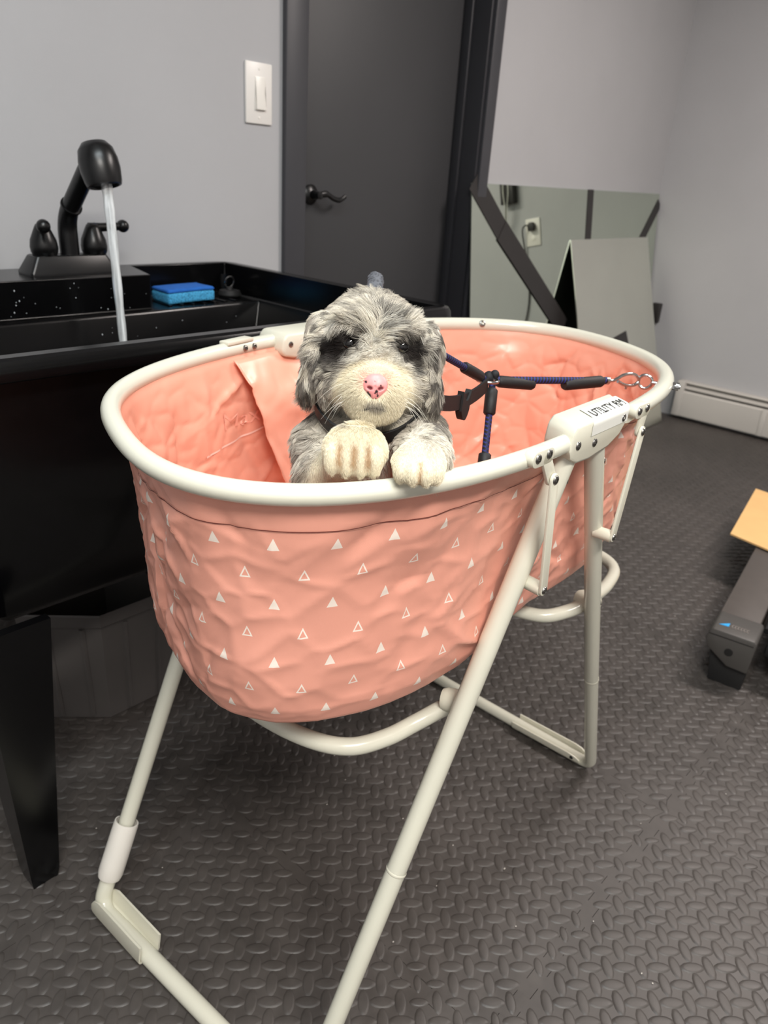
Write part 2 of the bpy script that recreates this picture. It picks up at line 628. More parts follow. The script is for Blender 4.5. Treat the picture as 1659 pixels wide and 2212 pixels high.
for k in range(90):
    x, y = rng.uniform(0.35, 2.4), rng.uniform(-0.1, 1.3)
    s = rng.uniform(0.0006, 0.0016)
    v, f = ball((x, y, 0.0018 + s * 0.6), (s * rng.uniform(1, 2), s, s * 0.6), 1)
    o_ = len(lv)
    lv += v
    lf += [tuple(i + o_ for i in q) for q in f]
ln = py_obj('lint', (lv, lf), M['lint'])
adopt(ln, fl)
ln['kind'] = 'stuff'

# ------------------------------------------------------------------ light switch
sw = empty('light_switch', (1.424, 1.8, 1.28), 'white rocker light switch on the grey wall beside the black door', 'light switch')
part('wall_plate', box((1.380, 1.793, 1.208), (1.468, 1.8005, 1.353), 0.003), M['white_plastic'], sw)
part('rocker', join(bmdata(box((1.4085, 1.7915, 1.2405), (1.4445, 1.794, 1.320), 0.001)),
                    bmdata(prism([(1.7915, 1.2425), (1.7850, 1.2425), (1.7905, 1.281), (1.7905, 1.318), (1.7925, 1.318)], 1.4105, 1.4425, 0.0008, (1, 2, 0)))),
     M['beige_plastic'], sw)
for z in (1.338, 1.223):
    part('screw', lathe([(0.0035, 0), (0.003, 0.001), (0.0002, 0.0013)], (1.424, 1.793, z), (0, -1, 0), 12), M['beige_plastic'], sw)

# ------------------------------------------------------------------ wall outlet, plug box and cord on the wall to the right (seen in the mirror)
ot = empty('wall_outlet', (4.04, 1.025, 1.035), 'white wall outlet with a grey plug seen in the leaning mirror', 'outlet')
part('wall_plate', box((4.033, 0.975, 0.958), (4.0405, 1.072, 1.112), 0.003), M['white_plastic'], ot)
for z in (1.068, 1.002):
    part('socket', lathe([(0.017, 0), (0.017, 0.002), (0.015, 0.003), (0.0005, 0.003)], (4.034, 1.024, z), (-1, 0, 0), 20), M['beige_plastic'], ot)
cord = empty('power_cord', (4.03, 1.03, 1.05), 'grey power cord hanging from the white wall outlet', 'cord')
part('plug', prism([(1.006, 1.043), (1.042, 1.043), (1.046, 1.07), (1.036, 1.09), (1.012, 1.09), (1.002, 1.07)], 4.005, 4.0305, 0.003, (1, 2, 0)), M['tape'], cord)
part('cable', tube(spline([(4.012, 1.01, 1.075), (4.005, 0.985, 1.075), (4.012, 0.965, 1.04), (4.03, 0.968, 0.9), (4.033, 0.975, 0.7), (4.032, 0.945, 0.55),
                           (4.030, 0.88, 0.42), (4.0, 0.84, 0.27), (3.965, 0.83, 0.215)], 6), 0.0042, 8), M['tape'], cord)
ph = empty('cable_box', (4.04, 0.88, 1.27), 'black wall box with dangling clear cables above the white outlet', 'box')
part('housing', box((3.995, 0.835, 1.215), (4.0405, 0.925, 1.335), 0.004), M['tape'], ph)
for k, (dy, z1) in enumerate(((0.0, 1.05), (0.018, 1.08), (0.034, 1.12))):
    part('cable', tube(spline([(3.993, 0.895 - dy, 1.325), (3.982, 0.90 - dy, 1.27), (3.985, 0.885 - dy * 0.4, 1.19), (4.00, 0.865 - dy * 0.2, z1), (4.03, 0.875, z1 - 0.03)], 6),
                       0.0024, 6), M['label_white'] if k != 1 else M['tape'], ph)

# ------------------------------------------------------------------ baseboard heater
ht = empty('baseboard_heater', (4.0, 0.3, 0.0), 'long off-white baseboard heater along the wall behind the tub', 'heater')
HY0, HY1 = -1.2, 1.44
part('housing', prism([(4.04, 0.025), (4.04, 0.205), (4.002, 0.205), (3.996, 0.199), (4.0, 0.195), (4.028, 0.188), (4.028, 0.035), (3.99, 0.03), (3.99, 0.025)],
                      HY0, HY1, 0.0, (0, 2, 1)), M['heater'], ht)
part('front_panel', prism([(3.981, 0.022), (3.979, 0.030), (3.981, 0.150), (3.990, 0.158), (3.992, 0.155), (3.985, 0.148), (3.984, 0.03), (3.986, 0.022)],
                          HY0, HY1, 0.0, (0, 2, 1)), M['heater'], ht)
part('damper', prism([(3.988, 0.172), (4.015, 0.184), (4.015, 0.180), (3.990, 0.167)], HY0 + 0.002, HY1 - 0.002, 0.0, (0, 2, 1)), M['heater'], ht)
part('fin_core', box((3.992, HY0 + 0.01, 0.05), (4.026, HY1 - 0.01, 0.15)), M['fin'], ht)
for y in (HY0, HY1):
    part('end_cap', box((3.976, y - 0.02, 0.02), (4.0402, y + 0.02, 0.208), 0.004), M['heater'], ht)
part('joint_strip', box((3.975, 0.985, 0.021), (3.983, 1.010, 0.158), 0.002), M['heater'], ht)

# ------------------------------------------------------------------ mirrors leaning in the corner
ML = math.radians(6.8)
def mir(x, s):                    # point on the big mirror's face, s = distance down from its top edge
    return Vector((x, 1.790 - s * math.sin(ML), 1.100 - s * math.cos(ML)))
MN = Vector((0, -math.cos(ML), math.sin(ML)))
def slab(pts, thick, nvec):
    a = [Vector(p) for p in pts]
    b = [p - Vector(nvec) * thick for p in a]
    n = len(a)
    V = a + b
    F = [tuple(range(n)), tuple(range(2 * n - 1, n - 1, -1))]
    F += [(i, n + i, n + (i + 1) % n, (i + 1) % n) for i in range(n)]
    return V, F
mr = empty('leaning_mirror', (3.2, 1.7, 0), 'wide greenish mirror leaning on the wall, crossed by black tape strips', 'mirror')
SB = 1.100 / math.cos(ML) - 0.004
part('glass', slab([mir(2.405, 0.0), mir(2.405, SB), mir(4.028, SB), mir(4.028, -0.008)], 0.005, MN), M['mirror'], mr, 30)
def strip(p, q, w, lift, name, parent, n_=MN, th=0.002):
    p, q = Vector(p), Vector(q)
    d = (q - p).normalized()
    s = d.cross(Vector(n_)).normalized() * w / 2
    up_ = Vector(n_) * (lift + th)
    return part(name, slab([p - s + up_, q - s + up_, q + s + up_, p + s + up_], th, n_), M['tape'], parent, 30)
strip(mir(2.415, -0.01), mir(2.64, 0.20), 0.085, 0.0005, 'tape_or_reflection_strip', mr)
strip(mir(2.60, 0.165), mir(3.12, 0.585), 0.090, 0.003, 'tape_or_reflection_strip', mr)
strip(mir(3.30, -0.006), mir(3.302, 0.30), 0.050, 0.0005, 'tape_or_reflection_strip', mr)
strip(mir(4.035, 0.035), mir(3.80, 0.27), 0.050, 0.0005, 'tape_or_reflection_strip', mr)
# smaller mirror tile in front
pl = empty('propped_mirror', (3.5, 1.5, 0), 'smaller hazy mirror panel with black back propped against the wide mirror', 'mirror')
TL, TR = Vector((3.142, 1.762, 0.897)), Vector((3.925, 1.762, 0.902))
BR, BL = Vector((3.855, 1.452, 0.004)), Vector((3.06, 1.452, 0.004))
PN = (BL - TL).cross(TR - TL).normalized()
if PN.y > 0:
    PN = -PN
part('glass', slab([TL, BL, BR, TR], 0.004, PN), M['mirror_hazy'], pl, 30)
part('backing', slab([p - PN * 0.0042 for p in (TL, BL, BR, TR)], 0.003, PN), M['panel_back'], pl, 30)
def onpanel(a, b):
    return TL.lerp(TR, a).lerp(BL.lerp(BR, a), b)
strip(onpanel(0.08, 0.60), onpanel(0.60, 0.535), 0.13, 0.0005, 'tape_or_reflection_strip', pl, PN)  # added black strip imitating a dark reflection in the panel, not tape
hk = tag(bm_obj('mirror_clip', box((4.005, 1.655, 0.475), (4.0405, 1.70, 0.575), 0.004), M['tape']), 'small black clip on the wall beside the mirror panel edge', 'clip')

# ------------------------------------------------------------------ utility sink
sk = empty('utility_sink', (0.78, 1.37, 0.0), 'glossy black freestanding utility sink with tapered legs under the grey wall', 'sink')
X0, X1, Y0, Y1, ZR = 0.255, 1.295, 0.960, 1.775, 0.862
def rrect(x0, x1, y0, y1, r, n=5):
    out = []
    for cx, cy, a0 in ((x1 - r, y0 + r, -90), (x1 - r, y1 - r, 0), (x0 + r, y1 - r, 90), (x0 + r, y0 + r, 180)):
        for k in range(n + 1):
            a = math.radians(a0 + 90 * k / n)
            out.append((cx + r * math.cos(a), cy + r * math.sin(a)))
    return out
def ring_loft(loops, close_last=False):
    V, F = [], []
    n = len(loops[0])
    for lp in loops:
        V += [tuple(p) for p in lp]
    for i in range(len(loops) - 1):
        for k in range(n):
            l = (k + 1) % n
            F.append((i * n + k, i * n + l, (i + 1) * n + l, (i + 1) * n + k))
    if close_last:
        F.append(tuple((len(loops) - 1) * n + k for k in range(n)))
    return V, F
def lp(o, z, r=0.05):
    return [(x, y, z) for x, y in rrect(X0 + o, X1 - o, Y0 + o, Y1 - o, max(r - o * 0.5, 0.01))]
def basin_mesh():
    # outside: skirt of the lip, then body down to the bottom
    outer = ring_loft([lp(0.030, 0.832), lp(0.0, 0.832), lp(-0.002, 0.838), lp(0.0, 0.852), lp(0.004, 0.859), lp(0.011, ZR)])
    body = ring_loft([lp(0.030, 0.832), lp(0.036, 0.70), lp(0.046, 0.54), lp(0.058, 0.472), lp(0.080, 0.450), lp(0.10, 0.445)][::-1])
    # inner opening with the tap deck notch
    A = [(0.285, 0.992), (1.262, 0.992), (1.262, 1.742), (0.985, 1.742), (0.945, 1.590), (0.285, 1.590)]
    B = [(0.292, 1.000), (1.255, 1.000), (1.255, 1.590), (0.985, 1.578), (0.945, 1.576), (0.292, 1.562)]
    bm = bmesh.new()
    def loop(pts, z):
        return [bm.verts.new((x, y, z)) for x, y in pts]
    top_o = [bm.verts.new(p) for p in lp(0.011, ZR)]
    a0 = loop(A, ZR)
    es = [bm.edges.new((top_o[i], top_o[(i + 1) % len(top_o)])) for i in range(len(top_o))]
    es += [bm.edges.new((a0[i], a0[(i + 1) % 6])) for i in range(6)]
    bmesh.ops.triangle_fill(bm, use_beauty=True, edges=es, normal=(0, 0, 1))
    a1 = loop(A, 0.855)
    def bridge(p, q):
        for i in range(len(p)):
            j = (i + 1) % len(p)
            bm.faces.new((p[i], p[j], q[j], q[i]))
    A2 = [(x + (0.004 if x < 0.8 else -0.004), y + (0.004 if y < 1.2 else -0.004)) for x, y in A]
    a2 = loop(A2, 0.786)
    bridge(a0, a1)
    bridge(a1, a2)
    b0 = loop(B, 0.783)
    bridge(a2, b0)
    b1 = loop([(x, y + (0.0 if y < 1.2 else -0.004)) for x, y in B], 0.777)
    bridge(b0, b1)
    b2 = loop([(x + (0.05 if x < 0.6 else (-0.05 if x > 1.1 else 0)), y + (0.05 if y < 1.2 else -0.012)) for x, y in B], 0.505)
    bridge(b1, b2)
    bm.faces.new(b2)
    bmesh.ops.recalc_face_normals(bm, faces=bm.faces[:])
    return join(outer, body, bmdata(bm))
bs = part('basin', basin_mesh(), M['sink'], sk, 35)
bv = bs.modifiers.new('edge', 'BEVEL')
bv.width = 0.004
bv.segments = 2
bv.limit_method = 'ANGLE'
bv.angle_limit = math.radians(45)
part('basin_underside', slab([(X0 + 0.1, Y0 + 0.1, 0.446), (X1 - 0.1, Y0 + 0.1, 0.446), (X1 - 0.1, Y1 - 0.1, 0.446), (X0 + 0.1, Y1 - 0.1, 0.446)], 0.004, (0, 0, 1)), M['sink'], sk)
for sx in (0, 1):
    for sy in (0, 1):
        def cx_(d, sx=sx): return X0 + 0.005 + d if sx == 0 else X1 - 0.005 - d
        def cy_(d, sy=sy): return Y0 - 0.030 + d if sy == 0 else Y1 - 0.02 - d
        # L-shaped tapering leg: two panels meeting at the outer corner
        V = []
        for z, w, i in ((0.50, 0.100, 0.0), (0.02, 0.046, 0.018), (0.0, 0.040, 0.020)):
            V += [(cx_(i), cy_(i), z), (cx_(i + w), cy_(i), z), (cx_(i + w), cy_(i + 0.016), z), (cx_(i + 0.016), cy_(i + 0.016), z),
                  (cx_(i + 0.016), cy_(i + w), z), (cx_(i), cy_(i + w), z)]
        F = [(0, 1, 2, 3, 4, 5)]
        for a in (0, 6):
            F += [(a + k, a + (k + 1) % 6, a + 6 + (k + 1) % 6, a + 6 + k) for k in range(6)]
        F.append((17, 16, 15, 14, 13, 12))
        lg = part('leg', (V, F), M['sink'], sk, 30)
# drain pipe
part('drain_pipe', join(tube([(0.78, 1.25, 0.448), (0.78, 1.25, 0.36)], 0.028, 14), tube(fillet([(0.78, 1.25, 0.40), (0.78, 1.25, 0.24), (0.78, 1.40, 0.24), (0.78, 1.40, 0.32), (0.78, 1.79, 0.32)], 0.045), 0.021, 12)), M['sink'], sk)
# water drops on the inside walls
dv, df = [], []
for k in range(70):
    if rng.random() < 0.55:
        c = (rng.uniform(0.4, 0.93), 1.5855, rng.uniform(0.79, 0.855))
    else:
        t_ = rng.uniform(0.02, 0.5)
        c = (rng.uniform(0.4, 1.2), 1.563 - 0.012 * t_, 0.776 - t_ * 0.27)
    s = rng.uniform(0.0005, 0.0014)
    v, f = ball(c, (s, s * 0.7, s * rng.uniform(1, 1.7)), 1)
    o_ = len(dv)
    dv += v
    df += [tuple(i + o_ for i in q) for q in f]
dp = part('water_drops', (dv, df), M['drop'], sk, 180)
dp['kind'] = 'stuff'
# soap ridges on the ledge
for k in range(7):
    part('ledge_rib', box((1.0 + 0.032 * k, 1.605, 0.7825), (1.008 + 0.032 * k, 1.72, 0.7865), 0.001), M['sink'], sk)

# ------------------------------------------------------------------ tap
tp = empty('sink_tap', (0.79, 1.665, ZR), 'matte black two handle tap with bent spout on the sink deck', 'tap')
TY = 1.665
def taper_base():
    V = []
    for z, o in ((ZR - 0.001, 0.0), (ZR + 0.006, 0.0), (ZR + 0.038, 0.018), (ZR + 0.040, 0.022)):
        V.append([(x, y, z) for x, y in rrect(0.692 + o, 0.890 - o, TY - 0.036 + o * 0.6, TY + 0.036 - o * 0.6, 0.008, 3)])
    return ring_loft(V, True)
part('base_plate', taper_base(), M['black_metal'], tp, 30)
sp0 = fillet([(0.796, TY, ZR + 0.035), (0.796, TY, 0.978), (0.798, 1.545, 1.084)], 0.034, 8)
part('spout', tube(sp0, [0.0205 - 0.002 * min(1, i / len(sp0)) for i in range(len(sp0))], 20), M['black_metal'], tp, 50)
part('spout_ring', lathe([(0.0222, 0), (0.0225, 0.002), (0.0222, 0.005)], (0.797, 1.640, 1.000), (0.0, -0.75, 0.66), 22), M['black_metal'], tp)
hc, hd = Vector((0.803, 1.516, 1.088)), Vector((0.05, -0.30, -1.0)).normalized()
part('spray_head', lathe([(0.012, -0.040), (0.024, -0.038), (0.034, -0.026), (0.0385, -0.006), (0.039, 0.012), (0.036, 0.034), (0.0335, 0.042), (0.029, 0.043), (0.027, 0.039), (0.001, 0.038)],
                         hc, hd, 28), M['black_metal'], tp, 45)
for hx_, kind in ((0.7405, 0), (0.8535, 1)):
    part('handle_body', lathe([(0.0235, 0), (0.0275, 0.008), (0.0285, 0.018), (0.0265, 0.032), (0.0205, 0.046), (0.0160, 0.056), (0.0125, 0.063), (0.002, 0.066)],
                              (hx_, TY, ZR + 0.038), (0, 0, 1), 24), M['black_metal'], tp, 50)
    d = Vector((-0.36, -0.92, 0.12)) if kind == 0 else Vector((1.0, -0.10, 0.06))
    d.normalize()
    b0_ = Vector((hx_, TY, ZR + 0.094))
    lv_ = part('lever', tube([b0_ - d * 0.008, b0_ + d * 0.02, b0_ + d * 0.066], [0.0115, 0.0095, 0.0085], 12), M['black_metal'], tp, 50)
    e_ = b0_ + d * 0.070
    kb = part('knob', ball(e_, 0.0138, 3), M['black_metal'], lv_, 180)
    mk = part('temperature_ring', lathe([(0.0108, 0), (0.0112, 0.0012), (0.0108, 0.0024)], b0_ + d * 0.004, d, 16),
              mat('ring_red' if kind == 0 else 'ring_blue', (95, 30, 24) if kind == 0 else (26, 34, 70), 0.4, var=0.1), lv_)
st_pts = spline([(0.8085, 1.503, 1.052), (0.8085, 1.498, 0.98), (0.809, 1.493, 0.85), (0.8095, 1.488, 0.70), (0.810, 1.484, 0.507)], 8)
n_s = len(st_pts)
stream = py_obj('water_stream', tube(st_pts, [0.0105 - 0.0035 * i / n_s + 0.0006 * math.sin(i * 1.3) for i in range(n_s)], 14), M['water'], None, 180)
tag(stream, 'clear stream of water falling from the black tap head', 'water')

# ------------------------------------------------------------------ sponge and stopper on the ledge
sg = empty('sponge', (1.072, 1.655, 0.783), 'bright blue sponge lying on the ledge of the black sink', 'sponge')
def sponge_part(z0, z1, n_, m_):
    bm = box((-0.065, -0.042, z0), (0.065, 0.042, z1), 0.006, 3)
    bmesh.ops.subdivide_edges(bm, edges=bm.edges[:], cuts=3, use_grid_fill=True)
    for v in bm.verts:
        v.co.z += 0.004 * math.sin((v.co.x + 0.02) * 24) * 0.5 - 0.0009
        v.co += Vector([noise.noise(v.co * 60 + Vector((k * 9, 0, 0))) for k in range(3)]) * 0.0012
    o = bm_obj(n_, bm, m_, sg, 60)
    o.rotation_euler = (0, 0, math.radians(-3))
    return o
sponge_part(0.0, 0.026, 'foam_body', M['sponge'])
sponge_part(0.0255, 0.034, 'top_layer', M['sponge_top'])
sg.location.z += 0.0045
sp = empty('drain_stopper', (1.220, 1.665, 0.787), 'black rubber drain stopper with chrome ring beside the blue sponge', 'stopper')
part('plug', lathe([(0.028, 0), (0.030, 0.004), (0.026, 0.014), (0.010, 0.016), (0.008, 0.022), (0.001, 0.023)], (1.220, 1.665, 0.7875), (0, 0, 1), 24), M['rubber'], sp)
part('ring', tube([(1.220 + 0.014 * math.cos(a), 1.665 - 0.003 * math.sin(a), 0.8225 + 0.014 * math.sin(a)) for a in np.linspace(0, 2 * math.pi, 24, endpoint=False)], 0.002, 8, True), M['chrome'], sp)

# ------------------------------------------------------------------ bin under the sink
bn = empty('storage_bin', (0.60, 1.36, 0), 'dark grey plastic bin standing under the black sink', 'bin')
def bin_mesh():
    base = [(0.478, 1.345), (0.580, 1.250), (0.735, 1.250), (0.78, 1.33), (0.70, 1.47), (0.52, 1.47)]
    c = np.mean(np.array(base), 0)
    L_ = []
    for z, s in ((0.0, 1.0), (0.003, 1.02), (0.235, 1.10), (0.24, 1.16), (0.265, 1.17), (0.268, 1.15), (0.255, 1.11), (0.02, 1.0)):
        L_.append([(c[0] + (x - c[0]) * s, c[1] + (y - c[1]) * s, z) for x, y in base])
    V, F = ring_loft(L_, True)
    F.append((5, 4, 3, 2, 1, 0))
    return V, F
part('body', bin_mesh(), M['bin'], bn, 20)
for (ax_, ay_), (bx_, by_) in (((0.478, 1.345), (0.580, 1.250)), ((0.580, 1.250), (0.735, 1.250))):
    for t_ in (0.3, 0.75):
        x, y = ax_ + (bx_ - ax_) * t_, ay_ + (by_ - ay_) * t_
        c = np.array([0.632, 1.353])
        p0 = c + (np.array([x, y]) - c) * 1.02
        p1 = c + (np.array([x, y]) - c) * 1.10
        part('rib', tube([(p0[0], p0[1], 0.01), (p1[0], p1[1], 0.232)], 0.006, 6), M['bin'], bn)

# ------------------------------------------------------------------ treadmill on the right and the cardboard on it
td = empty('treadmill', (2.3, 0.3, 0), 'dark grey treadmill with blue triangle logo on its rail end', 'treadmill')
AX = Vector((0.990, 0.140, 0)).normalized()      # along the rail
AY = Vector((-0.140, 0.990, 0)).normalized()     # across
TO = Vector((1.722, 0.312, 0))                   # near right lower corner of the end cap
TM = Matrix(((AX.x, AY.x, 0, TO.x), (AX.y, AY.y, 0, TO.y), (0, 0, 1, 0), (0, 0, 0, 1)))
def tpart(name, bm_or, m, smooth=35, parent=td):
    vf = bmdata(bm_or) if isinstance(bm_or, bmesh.types.BMesh) else bm_or
    return part(name, xform(vf, TM), m, parent, smooth)
# end cap: profile in y-z (y across, z up) with the lower outer corner cut away
cap = tpart('end_cap', prism([(-0.004, 0.058), (0.045, 0.060), (0.100, 0.098), (0.106, 0.118), (0.103, 0.140), (0.096, 0.150), (0.0, 0.150), (-0.006, 0.142)],
                             0.0, 0.105, 0.004, (1, 2, 0)), M['grey_plastic'])
tpart('cap_seam', box((-0.0012, 0.0, 0.1345), (0.002, 0.101, 0.1365)), M['seam'], parent=cap)
tpart('bolt_hole', lathe([(0.010, 0), (0.010, 0.0012), (0.006, 0.0015), (0.0005, 0.001)], (-0.0002, 0.048, 0.100), (-1, 0, 0), 18), M['slot'], parent=cap)
tpart('logo_mark', prism([(0.030, 0.088), (0.032, 0.066), (0.050, 0.066)], 0.1500, 0.1508, 0.0), M['logo_blue'], parent=cap)
tx = []
for k in range(6):
    y = 0.060 - k * 0.0068
    tx.append(bmdata(box((0.032, y - 0.0055, 0.150), (0.034, y, 0.1507))))
    tx.append(bmdata(box((0.046, y - 0.0055, 0.150), (0.048, y, 0.1507))))
    tx.append(bmdata(box((0.032, y - 0.0018, 0.150), (0.048, y, 0.1507))))
tpart('logo_lettering', join(*tx), M['logo_grey'], parent=cap)
tpart('side_rail', box((0.105, 0.004, 0.075), (1.5, 0.100, 0.146), 0.004), M['brushed'])
tpart('rubber_foot', prism([(0.0, 0.0), (0.078, 0.0), (0.092, 0.09), (0.0, 0.066)], 0.012, 0.11, 0.004, (1, 2, 0)), M['rubber'])
tpart('rubber_foot', box((1.3, 0.01, 0.0), (1.4, 0.09, 0.078), 0.004), M['rubber'])
tpart('running_belt', box((0.06, -0.52, 0.085), (1.5, -0.022, 0.125), 0.01), M['rubber'])
tpart('edge_rod', tube([(0.10, -0.013, 0.135), (1.48, -0.013, 0.135)], 0.008, 10), M['black_metal'])
tpart('side_rail', box((0.105, -0.62, 0.075), (1.5, -0.524, 0.146), 0.004), M['brushed'])
tpart('end_cap', prism([(-0.626, 0.06), (-0.52, 0.06), (-0.52, 0.142), (-0.526, 0.15), (-0.62, 0.15), (-0.626, 0.142)], 0.0, 0.105, 0.004, (1, 2, 0)), M['grey_plastic'])
tpart('rubber_foot', box((0.012, -0.61, 0.0), (0.11, -0.53, 0.07), 0.004), M['rubber'])
tpart('rubber_foot', box((1.3, -0.61, 0.0), (1.4, -0.53, 0.078), 0.004), M['rubber'])
cb = py_obj('cardboard_sheet', slab([(2.300, 0.576, 0.1515), (2.275, 0.455, 0.1515), (2.24, 0.10, 0.1515), (2.70, 0.04, 0.1515), (2.780, 0.655, 0.1515)], -0.005, (0, 0, 1)), M['cardboard'])
tag(cb, 'tan cardboard sheet lying on top of the dark treadmill rail', 'cardboard')

# ------------------------------------------------------------------ folding dog tub
tub = empty('dog_bath_tub', (0.787, 0.64, 0), 'peach pink fabric dog bath tub on a cream folding tube frame', 'bathtub')
RIM = [(.364, .713), (.330, .636), (.321, .579), (.325, .512), (.341, .469), (.364, .437), (.391, .410), (.423, .388), (.462, .370), (.515, .359), (.583, .355),
       (.653, .355), (.75, .357), (.847, .363), (.925, .371), (1.014, .387), (1.057, .404), (1.121, .443), (1.180, .496), (1.253, .610), (1.252, .704), (1.216, .783),
       (1.150, .844), (1.108, .866), (1.0, .902), (.9, .912), (.80, .907), (.718, .898), (.651, .889), (.606, .880), (.556, .862), (.506, .839), (.451, .801), (.409, .768), (.379, .734)]
RC = np.array([0.787, 0.636])
_p = np.array(RIM) - RC
_sx, _sy = 0.47, 0.28
_th = np.arctan2(_p[:, 1] / _sy, _p[:, 0] / _sx)
_rr = np.hypot(_p[:, 0] / _sx, _p[:, 1] / _sy)
NF = 5
def _basis(t):
    t = np.asarray(t)
    return np.stack([np.ones_like(t)] + [g(k * t) for k in range(1, NF + 1) for g in (np.cos, np.sin)], -1)
_co = np.linalg.lstsq(_basis(_th), _rr, rcond=None)[0]
ZRIM = 0.857
def rim_xy(t):
    r = _basis(t) @ _co
    return np.stack([RC[0] + _sx * r * np.cos(t), RC[1] + _sy * r * np.sin(t)], -1)
def rim_frame(t):
    p = rim_xy(t)
    q = rim_xy(np.asarray(t) + 1e-3) - rim_xy(np.asarray(t) - 1e-3)
    q = q / np.linalg.norm(q, axis=-1, keepdims=True)
    nin = np.stack([-q[..., 1], q[..., 0]], -1)        # inward (curve runs counter-clockwise)
    return p, q, nin
def theta_of(x, y):
    ts = np.linspace(-math.pi, math.pi, 2000)
    p = rim_xy(ts)
    return ts[np.argmin((p[:, 0] - x) ** 2 + (p[:, 1] - y) ** 2)]
tF0, tF1 = theta_of(0.70, 0.356), theta_of(0.855, 0.363)
tB0, tB1 = theta_of(0.88, 0.91), theta_of(0.725, 0.90)
def rim_r(p):
    d = math.hypot(p[0], p[1])
    return 0.0098 + 0.0022 * min(1, max(0, (d - 0.65) / 0.7))
def arc(t0, t1, n=70):
    if t1 < t0:
        t1 += 2 * math.pi
    ts = np.linspace(t0, t1, n)
    p = rim_xy(ts)
    return [(a, b, ZRIM) for a, b in p], [rim_r(q) for q in p]
for a, b in ((tB1, tF0), (tF1, tB0)):
    pts, rr = arc(a - 0.03, b + 0.03)
    part('rim_tube', tube(pts, rr, 18), M['cream'], tub, 60)

# ---- fabric
PROF = [(0.0, 0.006, 0.8520), (0.012, 0.010, 0.840), (0.04, 0.016, 0.812), (0.09, 0.022, 0.762), (0.15, 0.024, 0.702), (0.21, 0.027, 0.642), (0.245, 0.032, 0.608),
        (0.268, 0.041, 0.586), (0.288, 0.057, 0.573), (0.32, 0.088, 0.567), (0.36, 0.13, 0.566), (0.42, 0.19, 0.566), (0.47, 0.25, 0.566)]
PS = np.array([p[0] for p in PROF])
PD = np.array([p[1] for p in PROF])
PZ = np.array([p[2] for p in PROF])
def edge_line(p, sc_, seed, width):
    """ridge along the straight cell borders of a voronoi pattern: creased sheet"""
    d, _ = noise.voronoi(Vector((p[0] * sc_ + seed, p[1] * sc_ + seed * 0.3, p[2] * sc_)))
    return math.exp(-(d[1] - d[0]) / width)
def wrinkle(x, y, z, t, s):
    """signed displacement (outward positive) of the crumpled pvc"""
    u = t * 0.42
    w = Vector((x, y, z))
    low = noise.noise(w * 6.5)
    m1 = max(0.0, min(1.0, 0.55 + 1.6 * noise.noise(w * 5.0 + Vector((9, 2, 4)))))
    m2 = max(0.0, min(1.0, 0.45 + 1.8 * noise.noise(w * 8.0 + Vector((1, 12, 7)))))
    warp = 0.018 * noise.noise(w * 14)
    # slanting, stretched cells so that the creases run diagonally and downwards
    e1 = edge_line((u + s * 0.55 + warp, s * 0.55 - u * 0.28 + warp, 0.0), 7.5, 3.1, 0.12)
    e2 = edge_line((u * 0.8 - s * 0.75 + warp, s * 0.6 + u * 0.3, 0.5), 12.0, 11.7, 0.12)
    e3 = edge_line((x + warp, y, z), 24.0, 1.9, 0.2)
    mid = noise.noise(Vector((u * 16 + s * 12, s * 11 - u * 6, 2.0)))
    sg = max(-1.0, min(1.0, 3.2 * noise.noise(w * 7 + Vector((3, 3, 3)))))
    a = 1.0 if s < 0.22 else max(0.35, 1 - (s - 0.22) / 0.07)
    return a * 1.2 * (0.0050 * low + 0.0026 * mid + sg * 0.0085 * m1 * e1 - sg * 0.0066 * m2 * e2 + 0.0022 * e3)
def fabric_point(t, s, extra=0.0):
    (p, q, nin) = rim_frame(t)
    d = float(np.interp(s, PS, PD))
    z = float(np.interp(s, PS, PZ))
    # taut between the brackets, front and back, where the legs run
    mid = math.exp(-((p[0] - 0.78) / 0.17) ** 2)
    d += (0.022 if p[1] < 0.6 else 0.014) * mid * min(1, s / 0.06) * (1 if s < 0.30 else 0.3)
    # narrow towards the middle without crossing over at the ends
    k = min(1.0, s / 0.05)
    fade = 1.0 if s < 0.30 else max(0.25, 1 - (s - 0.3) / 0.1)
    base = p + nin * d
    if s > 0.30:
        f = (s - 0.30) / (0.47 - 0.30)
        b3 = rim_xy(t) + nin * float(np.interp(0.30, PS, PD))
        base = b3 * (1 - f) + RC * f
    w = wrinkle(base[0], base[1], z, t, s) * k
    if s < 0.29:
        o = base - nin * (w + extra)
        return (o[0], o[1], z)
    return (base[0], base[1], z - w * 0.6 * fade)
def build_fabric(NT_=440, NSs=100):
    ts = np.linspace(-math.pi, math.pi, NT_, endpoint=False)
    cum = np.concatenate([[0], np.cumsum(np.linalg.norm(np.diff(rim_xy(np.append(ts, math.pi)), axis=0), axis=1))])
    ss = np.concatenate([np.linspace(0, 0.30, NSs), np.linspace(0.31, 0.468, 14)])
    V, UV = [], []
    for s in ss:
        for k, t in enumerate(ts):
            V.append(fabric_point(t, s))
    n = NT_
    F, FU = [], []
    for i in range(len(ss) - 1):
        for k in range(n):
            l = (k + 1) % n
            F.append((i * n + k, (i + 1) * n + k, (i + 1) * n + l, i * n + l))
            FU.append([(cum[k], ss[i]), (cum[k], ss[i + 1]), (cum[k + 1], ss[i + 1]), (cum[k + 1], ss[i])])
    F.append(tuple((len(ss) - 1) * n + k for k in range(n))[::-1])
    FU.append([(0, 0.5)] * n)
    me = bpy.data.meshes.new('liner')
    me.from_pydata(V, [], F)
    uv = me.uv_layers.new(name='UVMap')
    flat = [c for f in FU for q in f for c in (q[0], 0.30 - q[1] if q[1] < 0.30 else -1.0)]
    uv.data.foreach_set('uv', flat)
    me.update()
    return me
